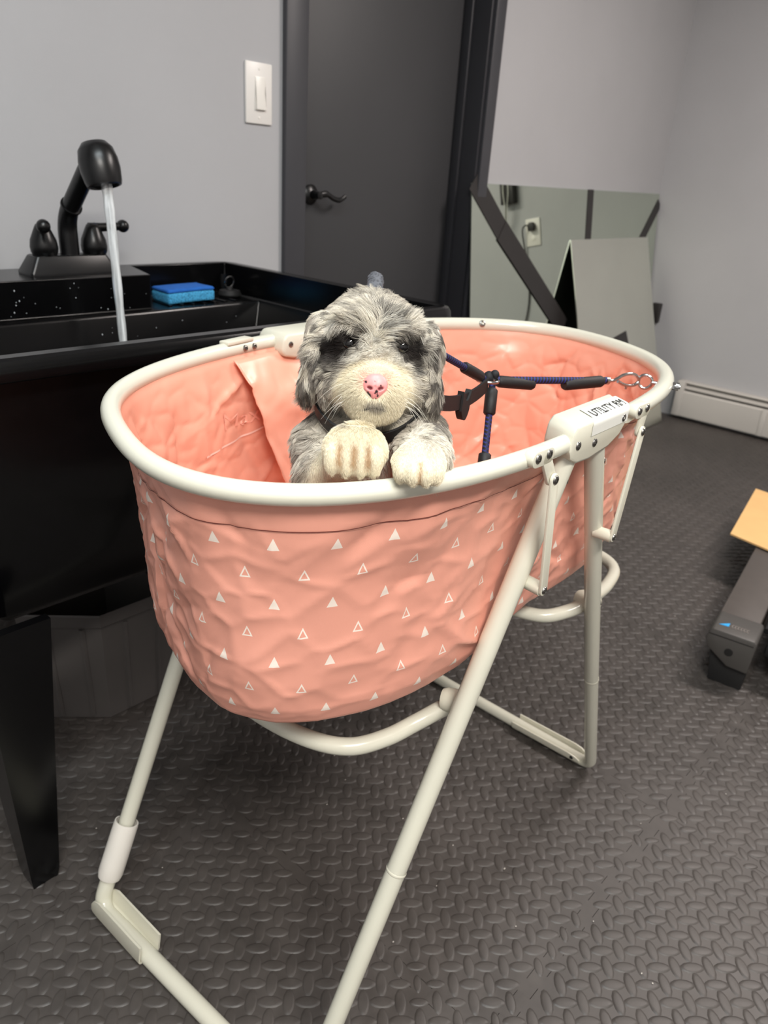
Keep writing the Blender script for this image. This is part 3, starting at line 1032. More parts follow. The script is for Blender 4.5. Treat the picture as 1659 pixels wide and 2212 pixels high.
lin = link('liner', build_fabric(), [M['pvc_out'], M['pvc_in']], None, 180)
adopt(lin, tub)
lin['label'] = 'wrinkled peach pvc liner printed outside with small white triangles'
so = lin.modifiers.new('thickness', 'SOLIDIFY')
so.thickness = 0.0012
so.offset = -1.0
so.material_offset = 1
so.material_offset_rim = 1
def rim_strip(s0, s1, extra, name, m_, t0=-math.pi, t1=math.pi, n=300, parent=lin):
    ts = np.linspace(t0, t1, n)
    V, F = [], []
    for t in ts:
        V.append(fabric_point(t, s0, extra))
        V.append(fabric_point(t, s1, extra))
    F = [(2 * i, 2 * i + 1, 2 * i + 3, 2 * i + 2) for i in range(n - 1)]
    return part(name, (V, F), m_, parent, 180)
rim_strip(0.0335, 0.0345, 0.0012, 'stitch_line', M['stitch'])
# folded inner flap hanging from the rear rim
ta, tb = theta_of(0.637, 0.885), theta_of(0.96, 0.908)
def build_flap():
    V, F = [], []
    n, m_ = 60, 36
    for j in range(m_):
        s = 0.006 + 0.21 * j / (m_ - 1)
        for i in range(n):
            f = i / (n - 1)
            sl = 0.030 * (j / (m_ - 1)) ** 0.9
            t = tb + (ta - tb) * f
            p = np.array(fabric_point(t, s, 0.0))
            _, q, nin = rim_frame(t)
            off = 0.004 + 0.056 * (s / 0.21) ** 0.8 * (0.55 + 0.45 * f)
            off += 0.010 * noise.noise(Vector((f * 4, s * 22, 1.0))) * min(1, s / 0.05) + 0.008 * math.exp(-((f - 1) / 0.12) ** 2) * s / 0.21
            xy = p[:2] + nin * off + q * (-sl * f)
            V.append((xy[0], xy[1], p[2]))
    for j in range(m_ - 1):
        for i in range(n - 1):
            F.append((j * n + i, j * n + i + 1, (j + 1) * n + i + 1, (j + 1) * n + i))
    return V, F
fp = part('inner_flap', build_flap(), M['pvc_in'], lin, 180)
sf = fp.modifiers.new('thickness', 'SOLIDIFY')
sf.thickness = 0.0015
# faint mirrored print and white curved line on the inside wall
def inner_curve(pts, w, name):
    V, F = [], []
    P_ = []
    for t, s in pts:
        P_.append(Vector(fabric_point(t, s, -0.0022)))
    P_ = spline(P_, 4)
    for p in P_:
        V.append(p + Vector((0, 0, w / 2)))
        V.append(p - Vector((0, 0, w / 2)))
    F = [(2 * i, 2 * i + 1, 2 * i + 3, 2 * i + 2) for i in range(len(P_) - 1)]
    return part(name, (V, F), M['print'], lin, 180)
t0_, t1_ = theta_of(0.555, 0.865), theta_of(0.72, 0.90)
inner_curve([(t0_ + (t1_ - t0_) * f, 0.128 - 0.004 * f - 0.016 * f * f) for f in np.linspace(0, 1, 12)], 0.0028, 'printed_line')
def text_mesh(body, size):
    c = bpy.data.curves.new('txt', 'FONT')
    c.body = body
    c.size = size
    c.resolution_u = 3
    o = bpy.data.objects.new('txt', c)
    COL.objects.link(o)
    bpy.context.view_layer.update()
    me = bpy.data.meshes.new_from_object(o.evaluated_get(bpy.context.evaluated_depsgraph_get()))
    V = [tuple(v.co) for v in me.vertices]
    F = [tuple(p.vertices) for p in me.polygons]
    bpy.data.objects.remove(o)
    return V, F
tv, tf = text_mesh('Maxi', 0.034)
ttx = theta_of(0.602, 0.876)
cumT = 0.47
V = []
for x, y, z in tv:
    V.append(fabric_point(ttx - x / 0.30, 0.102 - y, -0.0022))
part('printed_lettering', (V, tf), mat('faint_print', (250, 178, 156), 0.5, var=0.05), lin, 180)

# ---- brackets
def bracket(poly, y0, y1):
    return prism(poly, y0, y1, 0.0042, (0, 2, 1))
def shear(bm):
    for v in bm.verts:
        f = (0.384 - v.co.y) / 0.041
        v.co.x -= f * (0.016 + 0.15 * (v.co.x - 0.70))
        v.co.y += 0.04 * (v.co.x - 0.76)
    return bm
fb = part('hinge_bracket', shear(bracket([(0.686, 0.852), (0.690, 0.872), (0.700, 0.879), (0.838, 0.879), (0.846, 0.873), (0.848, 0.858), (0.832, 0.845), (0.800, 0.836), (0.745, 0.832), (0.710, 0.834), (0.692, 0.842)],
                                   0.343, 0.384)), M['cream_plastic'], tub, 50)
bb = part('hinge_bracket', bracket([(0.736, 0.846), (0.738, 0.864), (0.746, 0.872), (0.885, 0.874), (0.896, 0.868), (0.898, 0.850), (0.885, 0.840), (0.850, 0.834), (0.800, 0.832), (0.760, 0.834), (0.741, 0.838)],
                                   0.873, 0.934), M['cream_plastic'], tub, 50)
for x, z in ((0.689, 0.856), (0.729, 0.851), (0.797, 0.866)):
    screw((x, 0.343 + 0.04 * (x - 0.76), z), (0, -1, 0), 0.0052, fb)
for x in (0.752, 0.885):
    screw((x, 0.873, 0.856), (0, -1, 0), 0.0048, bb)
# UTILITY RM label wrapped over the bracket's upper front edge
def wrap(u, v, lift):
    """u along x, v from the front face (0) up over the rounded edge to the top"""
    R_ = 0.0075
    u += max(0.0, v - 0.01) * 0.65
    z_t, y_f = 0.8792, 0.343 + 0.04 * (u - 0.76)
    L1 = 0.010
    if v < L1:
        return (u, y_f - lift, z_t - R_ - (L1 - v))
    a = (v - L1) / R_
    if a < math.pi / 2:
        return (u, y_f + R_ - (R_ + lift) * math.cos(a), z_t - R_ + (R_ + lift) * math.sin(a))
    return (u, y_f + R_ + (v - L1 - R_ * math.pi / 2), z_t + lift)
V, F = [], []
nu, nv = 2, 26
for j in range(nv):
    for i in range(nu):
        V.append(wrap(0.716 + 0.092 * i / (nu - 1), -0.001 + 0.043 * j / (nv - 1), 0.0008))
for j in range(nv - 1):
    F.append((j * 2, j * 2 + 1, j * 2 + 3, j * 2 + 2))
lab = part('label', (V, F), M['label_white'], fb, 180, label='white sticker lettered UTILITY RM')
tv, tf = text_mesh('UTILITY RM', 0.0175)
xs = [p[0] for p in tv]
k_ = 0.080 / (max(xs) - min(xs))
V = [wrap(0.7225 + (x - min(xs)) * k_, 0.0185 + y * 1.2, 0.0014) for x, y, z in tv]
part('lettering', (V, tf), M['ink'], fb, 180)

# ---- legs and floor bars (two bent U frames)
def ly(z):
    return 0.361 + (0.82 - z) * 0.073
def by(z):
    return 0.900 - (0.82 - z) * 0.05
RL = 0.0115
def lp_(x, z, f):
    return Vector((x, f(z) + 0.05 * (x - 0.76), z))
A_top, A_bot = lp_(0.699, 0.842, ly), lp_(0.372, 0.014, ly)
B_top, B_bot = lp_(0.766, 0.842, ly), lp_(1.210, 0.014, ly)
A2_top, A2_bot = lp_(0.745, 0.840, by), lp_(0.337, 0.014, by)
B2_top, B2_bot = lp_(0.825, 0.840, by), lp_(1.200, 0.014, by)
def legs(top, bot, other, r):
    cor = fillet([top, bot, bot.lerp(other, 0.14)], 0.045, 8)
    return tube(cor, r, 16)
lA = part('leg', legs(A_top, A_bot, A2_bot, 0.0122), M['cream'], tub, 60)
lB = part('leg', legs(B_top, B_bot, B2_bot, 0.0118), M['cream'], tub, 60)
lA2 = part('leg', legs(A2_top, A2_bot, A_bot, 0.0125), M['cream'], tub, 60)
lB2 = part('leg', legs(B2_top, B2_bot, B_bot, 0.0125), M['cream'], tub, 60)
part('floor_bar', tube([A_bot.lerp(A2_bot, 0.13), A_bot.lerp(A2_bot, 0.87)], 0.0128, 16), M['cream'], tub, 60)
part('floor_bar', tube([B_bot.lerp(B2_bot, 0.13), B_bot.lerp(B2_bot, 0.87)], 0.0122, 16), M['cream'], tub, 60)
# joint lines of the telescoping legs
for leg_, a, b, fr, r in ((lA, A_top, A_bot, 0.595, 0.0122), (lB, B_top, B_bot, 0.60, 0.0118)):
    c = a.lerp(b, fr)
    part('joint_ring', lathe([(r + 0.0002, 0), (r + 0.0007, 0.0008), (r + 0.0007, 0.003), (r + 0.0002, 0.004)], c, b - a, 18, False), M['cream_plastic'], leg_)
    screw(a.lerp(b, 0.375 if leg_ is lA else 0.36) + Vector((0.006, -r * 0.7, 0.004)), (0.6, -0.8, 0.2), 0.0048, leg_)
    screw(a.lerp(b, 0.035) + Vector((0.007, -r * 0.72, 0)), (0.6, -0.8, 0.1), 0.0045, leg_)
# foam sleeve on the rear leg near the sink
d_ = (A2_bot - A2_top).normalized()
c0 = A2_top.lerp(A2_bot, 0.845)
part('grip_sleeve', lathe([(0.0165, 0), (0.0185, 0.0), (0.0192, 0.004), (0.0195, 0.07), (0.0195, 0.086), (0.0175, 0.094), (0.0125, 0.095)], c0, d_, 22, False), M['sleeve'], lA2, 50)
# folding covers on the floor bars: open-topped channels
def channel(p, q, w, h, tilt, th=0.003):
    p, q = Vector(p), Vector(q)
    d = (q - p).normalized()
    s = d.cross(Vector((0, 0, 1))).normalized()
    up_ = Vector((0, 0, 1)) * math.cos(tilt) + s * math.sin(tilt)
    s2 = d.cross(up_).normalized()
    prof = []
    n = 6
    prof += [(-w, h), (-w, 0)]
    for k in range(1, n):
        a = math.pi + math.pi * k / n
        prof.append((w * math.cos(a), w * 0.45 * math.sin(a)))
    prof += [(w, 0), (w, h)]
    prof += [(w - th, h), (w - th, 0)]
    for k in range(1, n):
        a = -math.pi * k / n
        prof.append(((w - th) * math.cos(a), (w * 0.45 - th) * math.sin(a)))
    prof += [(-w + th, 0), (-w + th, h)]
    V, F = [], []
    L_ = (q - p).length
    stations = [(0.0, 0.35, 0.55), (0.06, 0.8, 0.9), (0.16, 1.0, 1.0), (0.9, 1.0, 1.0), (1.0, 1.0, 0.95)]
    for f, sh, sw_ in stations:
        for x, z in prof:
            zz = z * sh if z > 0 else z
            V.append(p + d * (L_ * f) + s2 * (x * (0.75 + 0.25 * sw_)) + up_ * zz)
    m_ = len(prof)
    for i in range(len(stations) - 1):
        for k in range(m_):
            l = (k + 1) % m_
            F.append((i * m_ + k, i * m_ + l, (i + 1) * m_ + l, (i + 1) * m_ + k))
    F.append(tuple(range(m_))[::-1])
    F.append(tuple(range((len(stations) - 1) * m_, len(stations) * m_)))
    return V, F
cvA = part('hinge_cover', channel((0.3385, 0.838, 0.020), (0.348, 0.712, 0.013), 0.0190, 0.027, math.radians(-9)), M['cream_plastic'], tub, 40)
cvB = part('hinge_cover', channel((1.2095, 0.462, 0.018), (1.2075, 0.625, 0.013), 0.0180, 0.013, math.radians(-4)), M['cream_plastic'], tub, 40)
part('rivet_hole', lathe([(0.0045, 0), (0.0045, 0.001), (0.0005, 0.0008)], (0.3235, 0.825, 0.024), (-1, -0.2, 0.1), 14), M['slot'], cvA)
part('rivet_hole', lathe([(0.0040, 0), (0.0040, 0.001), (0.0005, 0.0008)], (1.1915, 0.478, 0.022), (-1, -0.2, 0.1), 14), M['slot'], cvB)

# ---- support loops under the liner
LZ = 0.520
def loopbar(pts, r=0.0105):
    return tube(spline(pts, 8), r, 14)
lpA = part('support_bar', loopbar([(0.607, 0.390, 0.535), (0.598, 0.408, 0.522), (0.570, 0.425, 0.506), (0.53, 0.437, 0.499), (0.49, 0.457, 0.497), (0.465, 0.497, 0.497), (0.450, 0.56, 0.498), (0.448, 0.64, 0.498), (0.458, 0.73, 0.500), (0.49, 0.80, 0.509),
                                   (0.54, 0.85, 0.515), (0.585, 0.885, 0.528)]), M['cream'], tub, 60)
lpB = part('support_bar', loopbar([(0.950, 0.408, 0.532), (1.00, 0.420, 0.514), (1.07, 0.432, 0.503), (1.135, 0.452, 0.499), (1.166, 0.49, 0.498), (1.174, 0.56, 0.498), (1.172, 0.64, 0.498), (1.160, 0.73, 0.499), (1.11, 0.81, 0.503), (1.03, 0.86, 0.515), (0.985, 0.885, 0.528)]), M['cream'], tub, 60)
lpC = part('support_bar', loopbar([(0.948, 0.408, 0.530), (0.925, 0.425, 0.515), (0.890, 0.455, 0.508), (0.872, 0.53, 0.506), (0.868, 0.64, 0.505), (0.872, 0.75, 0.506), (0.90, 0.83, 0.510), (0.955, 0.880, 0.528)]), M['cream'], tub, 60)
for par_, c, d in ((lpA, (0.609, 0.383, 0.538), (-0.35, 0.9, -0.1)), (lpB, (0.947, 0.395, 0.533), (0.1, 0.9, -0.1))):
    part('tee_joint', lathe([(0.013, -0.004), (0.0145, 0.002), (0.0145, 0.024), (0.012, 0.03)], c, d, 18), M['cream_plastic'], par_)

# ---- link arms from the rim to the legs
def plate2(pts, y0, y1, rr):
    """flat bar through pts (x,z) with rounded ends"""
    (x0, z0), (x1, z1) = pts
    d = np.array([x1 - x0, z1 - z0])
    d /= np.linalg.norm(d)
    n_ = np.array([-d[1], d[0]])
    poly = []
    for k in range(9):
        a = math.pi / 2 + math.pi * k / 8
        poly.append(np.array([x0, z0]) + d * math.cos(a) * rr + n_ * math.sin(a) * rr)
    for k in range(9):
        a = -math.pi / 2 + math.pi * k / 8
        poly.append(np.array([x1, z1]) + d * math.cos(a) * rr + n_ * math.sin(a) * rr)
    return prism([tuple(p) for p in poly], y0, y1, 0.0008, (0, 2, 1))
for (rx, rz), (px_, pz_), (lx, lz), yb in (((0.609, 0.861), (0.637, 0.833), (0.654, 0.698), 0.340), ((0.852, 0.863), (0.859, 0.837), (0.8385, 0.700), 0.351)):
    ya = yb - 0.004
    sgn = 1 if rx < 0.78 else -1
    cl = part('clamp_plate', join(bmdata(plate2([(rx - 0.007, rz), (rx + 0.016, rz)], ya, yb + 0.008, 0.0085)), bmdata(plate2([(rx + 0.012, rz - 0.003), (px_, pz_)], ya, yb, 0.0075))), M['cream_plastic'], tub)
    screw((rx - 0.006, ya, rz + 0.001), (0, -1, 0), 0.0052, cl)
    screw((rx + 0.014, ya, rz + 0.002), (0, -1, 0), 0.0052, cl)
    ln_ = part('link_arm', plate2([(px_, pz_), (lx, lz)], ya - 0.004, ya - 0.0005, 0.0068), M['cream_plastic'], tub)
    screw((px_, ya - 0.004, pz_), (0, -1, 0), 0.0052, ln_)
    screw((lx, ya - 0.004, lz), (0, -1, 0), 0.0048, ln_)
    part('stud', tube([(lx, ya - 0.001, lz), (lx + sgn * 0.002, ya + 0.022, lz)], 0.008, 12), M['cream_plastic'], ln_)
# rear clamp on the rim (inner screws and top tab)
for t_, k in ((theta_of(0.668, 0.892), 0), (theta_of(0.688, 0.895), 1)):
    p, q, nin = rim_frame(t_)
    c = Vector((p[0] + nin[0] * 0.0118, p[1] + nin[1] * 0.0118, ZRIM + 0.001))
    screw(c, (nin[0], nin[1], 0.15), 0.0048, tub, 'rim_screw')
p, q, nin = rim_frame(theta_of(0.66, 0.891))
part('clamp_tab', xform(bmdata(box((-0.028, -0.004, -0.002), (0.028, 0.014, 0.0035), 0.0015)), Matrix.Translation((p[0], p[1] + 0.004, ZRIM + 0.0105)) @ Matrix.Rotation(math.atan2(q[1], q[0]), 4, 'Z')), M['cream_plastic'], tub)
# screw and eye bolt on the far end
p, q, nin = rim_frame(theta_of(1.178, 0.822))
screw((p[0] + nin[0] * 0.011, p[1] + nin[1] * 0.011, ZRIM + 0.004), (nin[0], nin[1], 0.5), 0.0065, tub, 'rim_screw')
tE = theta_of(1.036, 0.397)
p, q, nin = rim_frame(tE)
ec = Vector((p[0], p[1], ZRIM))
nI = Vector((nin[0], nin[1], 0))
part('eye_bolt', join(tube([ec - nI * 0.021, ec + nI * 0.018], 0.0030, 10), tube([ec - nI * 0.019, ec - nI * 0.015], 0.0058, 8), tube([ec - nI * 0.0135, ec - nI * 0.010], 0.0056, 6),
                      tube([ec + nI * 0.027 + (nI * math.cos(a) + Vector((0, 0, 1)) * math.sin(a)) * 0.0095 for a in np.linspace(0, 2 * math.pi, 20, endpoint=False)], 0.0024, 8, True)),
     M['chrome'], tub, 50)

# ------------------------------------------------------------------ puppy
HC = Vector((0.483, 0.449, 0.945))
AV = Vector((0.7324, 0.6809, 0.0))
RV = Vector((0.6809, -0.7324, 0.0))
TT = math.radians(13.2)
CT, ST = math.cos(TT), math.sin(TT)
DM = Matrix(((RV.x, AV.x, 0, HC.x), (RV.y, AV.y, 0, HC.y), (0, 0, 1, HC.z), (0, 0, 0, 1)))
DMn = np.array(DM)
def h2l(u, v, w):                 # head frame (right, up, forward; cm) -> body frame (right, back, up; cm)
    return np.array([u, v * ST - w * CT, v * CT + w * ST])
def l2h(P):
    return np.stack([P[..., 0], P[..., 1] * ST + P[..., 2] * CT, -P[..., 1] * CT + P[..., 2] * ST], -1)
def build_body():
    h = 0.30
    lo = np.array([-8.5, -11.5, -38.5])
    hi = np.array([8.7, 31.0, 8.0])
    n = np.ceil((hi - lo) / h).astype(int) + 1
    g = [lo[i] + h * np.arange(n[i]) for i in range(3)]
    X, Y, Z = np.meshgrid(*g, indexing='ij')
    P = np.stack([X, Y, Z], -1).astype(np.float32)
    H = l2h(P)
    def ell(Q, c, r):
        d = (Q - np.array(c, np.float32))
        k0 = np.linalg.norm(d / np.array(r, np.float32), axis=-1)
        k1 = np.linalg.norm(d / np.array(r, np.float32) ** 2, axis=-1) + 1e-6
        return k0 * (k0 - 1) / k1
    def cap(a, b, ra, rb):
        a, b = np.array(a, np.float32), np.array(b, np.float32)
        ab = b - a
        t = np.clip(((P - a) @ ab) / ab.dot(ab), 0, 1)
        return np.linalg.norm(P - (a + t[..., None] * ab), axis=-1) - (ra + (rb - ra) * t)
    def smin(a, b, k):
        hh = np.clip(0.5 + 0.5 * (b - a) / k, 0, 1)
        return b + (a - b) * hh - k * hh * (1 - hh)
    # trunk
    D = ell(P, (0.2, 4.2, -9.0), (5.7, 4.8, 6.5))
    D = smin(D, ell(P, (-0.2, 10.0, -2.4), (6.5, 7.0, 6.2)), 2.5)
    D = smin(D, ell(P, (-0.4, 17.0, -2.0), (5.6, 7.0, 5.4)), 2.5)
    D = smin(D, ell(P, (-0.5, 21.5, -1.8), (4.6, 5.0, 5.2)), 2.0)
    D = smin(D, cap((0, 2.0, -1.5), (0.2, 3.5, -7.5), 3.7, 4.4), 1.5)
    # tail
    D = smin(D, cap((-0.3, 25.0, 1.5), (-0.25, 28.5, 4.0), 1.2, 0.9), 0.8)
    # hind legs
    for s in (-1, 1):
        D = smin(D, cap((3.4 * s, 21.5, -4), (4.0 * s, 18.5, -14), 3.6, 2.6), 2.0)
        D = smin(D, cap((4.0 * s, 18.5, -14), (4.0 * s, 23.5, -25), 2.2, 1.5), 1.0)
        D = smin(D, cap((4.0 * s, 23.5, -25), (4.0 * s, 22.0, -35), 1.4, 1.5), 0.8)
        D = smin(D, ell(P, (4.0 * s, 20.6, -35.9), (1.8, 2.6, 1.3)), 0.8)
    # near foreleg, raised
    D = smin(D, cap((-4.4, 2.0, -8.5), (-3.9, -1.8, -9.8), 2.9, 2.3), 1.6)
    D = smin(D, cap((-3.9, -1.8, -9.8), (-1.9, -4.6, -7.4), 2.1, 1.8), 1.0)
    D = smin(D, ell(P, (-1.1, -5.8, -6.1), (2.85, 1.7, 2.4)), 0.8)
    for u, dz in ((-2.95, -0.2), (-1.75, -0.6), (-0.5, -0.6), (0.65, -0.2)):
        D = smin(D, ell(P, (u, -6.95, -6.5 + dz * 0.4), (0.68, 0.75, 1.4)), 0.25)
    # far foreleg, paw on the rim
    D = smin(D, cap((4.6, 1.5, -7.0), (5.0, -3.4, -7.2), 2.9, 2.2), 1.6)
    D = smin(D, cap((5.0, -3.4, -7.2), (4.5, -6.4, -6.3), 2.0, 1.8), 1.0)
    D = smin(D, ell(P, (4.4, -7.0, -6.45), (2.3, 1.9, 1.35)), 0.8)
    for u, dy in ((2.9, 0.3), (3.85, -0.2), (4.95, -0.2), (5.85, 0.3)):
        D = smin(D, ell(P, (u, -8.35 + dy, -6.75), (0.68, 1.15, 1.05)), 0.25)
    # head
    E = ell(H, (0.0, 1.0, -1.4), (4.45, 4.0, 4.6))
    E = smin(E, ell(H, (0.0, 2.2, 0.9), (3.5, 2.3, 2.5)), 1.2)
    E = smin(E, ell(H, (0.3, -2.3, 2.3), (2.85, 2.35, 2.9)), 1.0)
    E = smin(E, ell(H, (0.3, -1.7, 3.9), (1.75, 1.45, 1.5)), 0.9)
    E = smin(E, ell(H, (0.3, -3.6, 2.5), (2.1, 1.25, 1.9)), 0.7)
    for s in (-1, 1):
        E = smin(E, ell(H, (3.1 * s, -1.3, 0.3), (1.9, 2.3, 2.3)), 1.0)
        E = smin(E, ell(H, (2.4 * s + 0.2, 2.9, 2.4), (1.3, 0.7, 0.9)), 0.6)
    # eye sockets
    for c in ((-2.05, 1.80, 3.45), (2.45, 1.80, 3.45)):
        s_ = -ell(H, c, (0.62, 0.52, 0.75))
        E = np.maximum(E, s_)
    D = smin(D, E, 1.2)
    # ears
    D = smin(D, ell(H, (-4.6, 2.6, -1.2), (1.6, 1.9, 2.2)), 0.7)
    D = smin(D, ell(H, (-5.35, 0.2, -0.9), (0.75, 3.0, 2.0)), 0.7)
    D = smin(D, ell(H, (-5.75, -1.6, -0.8), (0.7, 1.7, 1.4)), 0.6)
    D = smin(D, ell(H, (4.7, 2.2, -1.2), (1.5, 1.9, 2.2)), 0.7)
    D = smin(D, ell(H, (5.3, -0.3, -0.9), (0.75, 3.0, 2.0)), 0.7)
    D = smin(D, ell(H, (5.45, -2.3, -0.8), (0.65, 1.7, 1.4)), 0.6)
    # ---- surface nets
    S = D < 0
    corners = [(i, j, k) for i in (0, 1) for j in (0, 1) for k in (0, 1)]
    nx, ny, nz = S.shape
    cnt = sum(S[i:nx - 1 + i, j:ny - 1 + j, k:nz - 1 + k].astype(np.int8) for i, j, k in corners)
    act = (cnt > 0) & (cnt < 8)
    idx = -np.ones(act.shape, int)
    ii = np.argwhere(act)
    idx[act] = np.arange(len(ii))
    acc = np.zeros((len(ii), 3))
    num = np.zeros(len(ii))
    for a in corners:
        for ax in range(3):
            if a[ax] == 1:
                continue
            b = list(a)
            b[ax] = 1
            va = D[ii[:, 0] + a[0], ii[:, 1] + a[1], ii[:, 2] + a[2]]
            vb = D[ii[:, 0] + b[0], ii[:, 1] + b[1], ii[:, 2] + b[2]]
            m_ = (va < 0) != (vb < 0)
            t = va[m_] / (va[m_] - vb[m_])
            q = np.tile(np.array(a, float), (m_.sum(), 1))
            q[:, ax] += t
            acc[m_] += q
            num[m_] += 1
    V = lo + h * (ii + acc / num[:, None])
    F = []
    for ax in range(3):
        b1, b2 = (ax + 1) % 3, (ax + 2) % 3
        sl0 = [slice(None)] * 3
        sl1 = [slice(None)] * 3
        sl0[ax] = slice(0, -1)
        sl1[ax] = slice(1, None)
        ch = S[tuple(sl0)] != S[tuple(sl1)]
        e = np.argwhere(ch)
        e = e[(e[:, b1] > 0) & (e[:, b2] > 0) & (e[:, b1] < n[b1] - 1) & (e[:, b2] < n[b2] - 1)]
        inside0 = S[e[:, 0], e[:, 1], e[:, 2]]
        def at(o1, o2):
            q = e.copy()
            q[:, b1] += o1
            q[:, b2] += o2
            return idx[q[:, 0], q[:, 1], q[:, 2]]
        q4 = np.stack([at(-1, -1), at(0, -1), at(0, 0), at(-1, 0)], 1)
        q4[~inside0] = q4[~inside0][:, ::-1]
        F.append(q4)
    F = np.concatenate(F)
    # keep only cells on the main surface
    return V, F
BV, BF = build_body()

def vnoise(P, sc_, off):
    return np.array([noise.noise(Vector((p[0] * sc_ + off, p[1] * sc_ + off * 0.7, p[2] * sc_))) for p in P])
def sstep(a, b, x):
    t = np.clip((x - a) / (b - a), 0, 1)
    return t * t * (3 - 2 * t)
C_GREY = np.array(s2l((208, 201, 188))[:3]); C_PALE = np.array(s2l((234, 227, 213))[:3]); C_DARK = np.array(s2l((44, 39, 37))[:3])
C_MID = np.array(s2l((150, 141, 131))[:3]); C_CREAM = np.array(s2l((242, 232, 206))[:3]); C_TAN = np.array(s2l((178, 134, 86))[:3]); C_WHITE = np.array(s2l((240, 236, 224))[:3])
def coat(P):
    """pigment of the merle coat at body-frame points (cm)"""
    H = l2h(P)
    u, v, w = H[:, 0], H[:, 1], H[:, 2]
    n1, n2, n3 = vnoise(P, 0.42, 3.0), vnoise(P, 0.9, 17.0), vnoise(P, 2.2, 31.0)
    col = np.tile(C_GREY, (len(P), 1))
    def lay(c, m_):
        nonlocal col
        m_ = np.clip(m_, 0, 1)[:, None]
        col = col * (1 - m_) + c * m_
    lay(C_PALE, sstep(-0.25, 0.35, n2 + 0.3 * n3) * 0.75)
    lay(C_MID, sstep(0.12, 0.42, n1 + 0.35 * n2) * 0.75)
    lay(C_DARK, sstep(0.42, 0.66, n1 * 0.8 + 0.5 * n2 + 0.25 * n3) * 0.7)
    back = P[:, 1]
    lay(C_MID, sstep(7, 12, back) * sstep(0.0, 0.35, n2 + 0.15) * 0.5)
    head = sstep(5.5, 3.0, back) * sstep(-7.5, -5.5, v)
    # crown: pale with dark locks
    lay(C_PALE, head * sstep(2.0, 4.0, v) * (0.35 + 0.3 * n2))
    lay(C_DARK, head * sstep(1.9, 2.6, v) * sstep(0.12, 0.4, n2 + 0.5 * n3) * 0.75)
    # ears
    ear_l, ear_r = sstep(-4.5, -5.1, u) * head, sstep(4.4, 5.0, u) * head
    lay(C_MID, np.maximum(ear_l, ear_r) * 0.8)
    lay(C_DARK, ear_l * sstep(-0.4, -1.6, v) * 0.95)
    lay(C_DARK, ear_r * np.maximum(sstep(-1.4, -2.6, v), sstep(0.05, 0.35, n2 + 0.2)) * 0.8)
    # dark eye patches
    def patch(cu, cv, ru, rv, ang, soft=0.35):
        c, s = math.cos(ang), math.sin(ang)
        x, y = (u - cu) * c + (v - cv) * s, -(u - cu) * s + (v - cv) * c
        d = np.sqrt((x / ru) ** 2 + (y / rv) ** 2) + 0.22 * n3 + 0.2 * n2
        return sstep(1 + soft, 1 - soft, d) * (w > -1.0)
    lay(C_DARK, patch(-2.5, 1.8, 1.9, 1.15, 0.35) * 0.97)
    lay(C_DARK, patch(-3.7, 0.4, 1.35, 2.1, -0.35) * 0.95)
    lay(C_DARK, patch(2.7, 1.7, 1.45, 1.15, -0.3) * 0.97)
    lay(C_DARK, patch(3.6, 0.7, 0.75, 1.5, 0.5) * 0.9)
    lay(C_MID, patch(-0.4, 3.4, 1.1, 0.9, 0.5) * 0.5)
    lay(C_DARK, patch(0.9, 3.9, 0.35, 1.5, -0.35) * 0.75)
    lay(C_MID, sstep(-2.6, -3.4, u) * sstep(0.4, -0.6, v) * head * sstep(3.2, 2.2, w) * 0.55)
    lay(C_MID, sstep(3.3, 4.0, u) * sstep(-0.6, -1.6, v) * head * sstep(3.0, 2.0, w) * 0.45)
    # blaze and muzzle
    lay(C_WHITE, patch(0.35, 1.0, 0.95, 2.4, 0.0) * 0.75)
    lay(C_WHITE, patch(0.3, 0.55, 2.3, 0.95, 0.0) * 0.95)
    mz = sstep(1.15, 0.92, np.sqrt(((u - 0.35) / 3.55) ** 2 + ((v + 2.7) / 3.05) ** 2) + 0.08 * n2) * sstep(0.6, 1.4, w)
    lay(C_CREAM, mz)
    lay(C_MID, patch(0.35, -3.25, 0.8, 0.4, 0.0, 0.3) * (w > 3.4) * 0.85)
    nd_ = np.linalg.norm(H - np.array([0.3, -1.0, 4.6]), axis=1)
    lay(np.array(s2l((236, 176, 164))[:3]), sstep(1.7, 0.9, nd_) * 0.5)
    # chest: pale, with grey shoulders and a dark elbow patch
    ch = sstep(-4.6, -6.2, v) * sstep(7.5, 5.0, back)
    lay(C_PALE, ch * (0.95 + 0.3 * n2))
    lay(C_DARK, ch * sstep(-4.4, -5.6, u) * sstep(-7.0, -9.5, P[:, 2]) * sstep(-0.25, 0.25, n2) * 0.9)
    lay(C_MID, ch * sstep(-4.0, -5.2, u) * sstep(-5.5, -7.0, P[:, 2]) * 0.5)
    # paws
    pa = sstep(-4.0, -5.6, back) * sstep(2.0, 1.0, w - 6.0 + 0 * w) * (P[:, 2] < -2.4)
    pa = np.where(u < 1.7, sstep(-3.2, -4.4, back), sstep(-4.6, -5.8, back) * sstep(-4.9, -5.6, P[:, 2])) * (P[:, 2] < -2.4) * (v < -5.2)
    lay(C_CREAM, pa)
    stain = np.zeros(len(P))
    for c_ in (-2.35, -1.12, 0.08):
        stain = np.maximum(stain, sstep(0.45, 0.08, np.abs(u - c_ + 0.15 * n3)) * sstep(-4.5, -5.4, P[:, 2]) * sstep(-7.6, -6.6, P[:, 2]))
    lay(C_TAN, stain * pa * (back < -6.2) * 0.8)
    s2_ = sstep(0.22, 0.06, np.abs(u - 4.4)) * (back < -7.6) * (P[:, 2] < -5.6)
    lay(C_TAN, s2_ * pa * 0.7)
    # stubby grey tail
    lay(np.array(s2l((112, 114, 120))[:3]), sstep(24.6, 25.4, back))
    return np.clip(col, 0, 1)

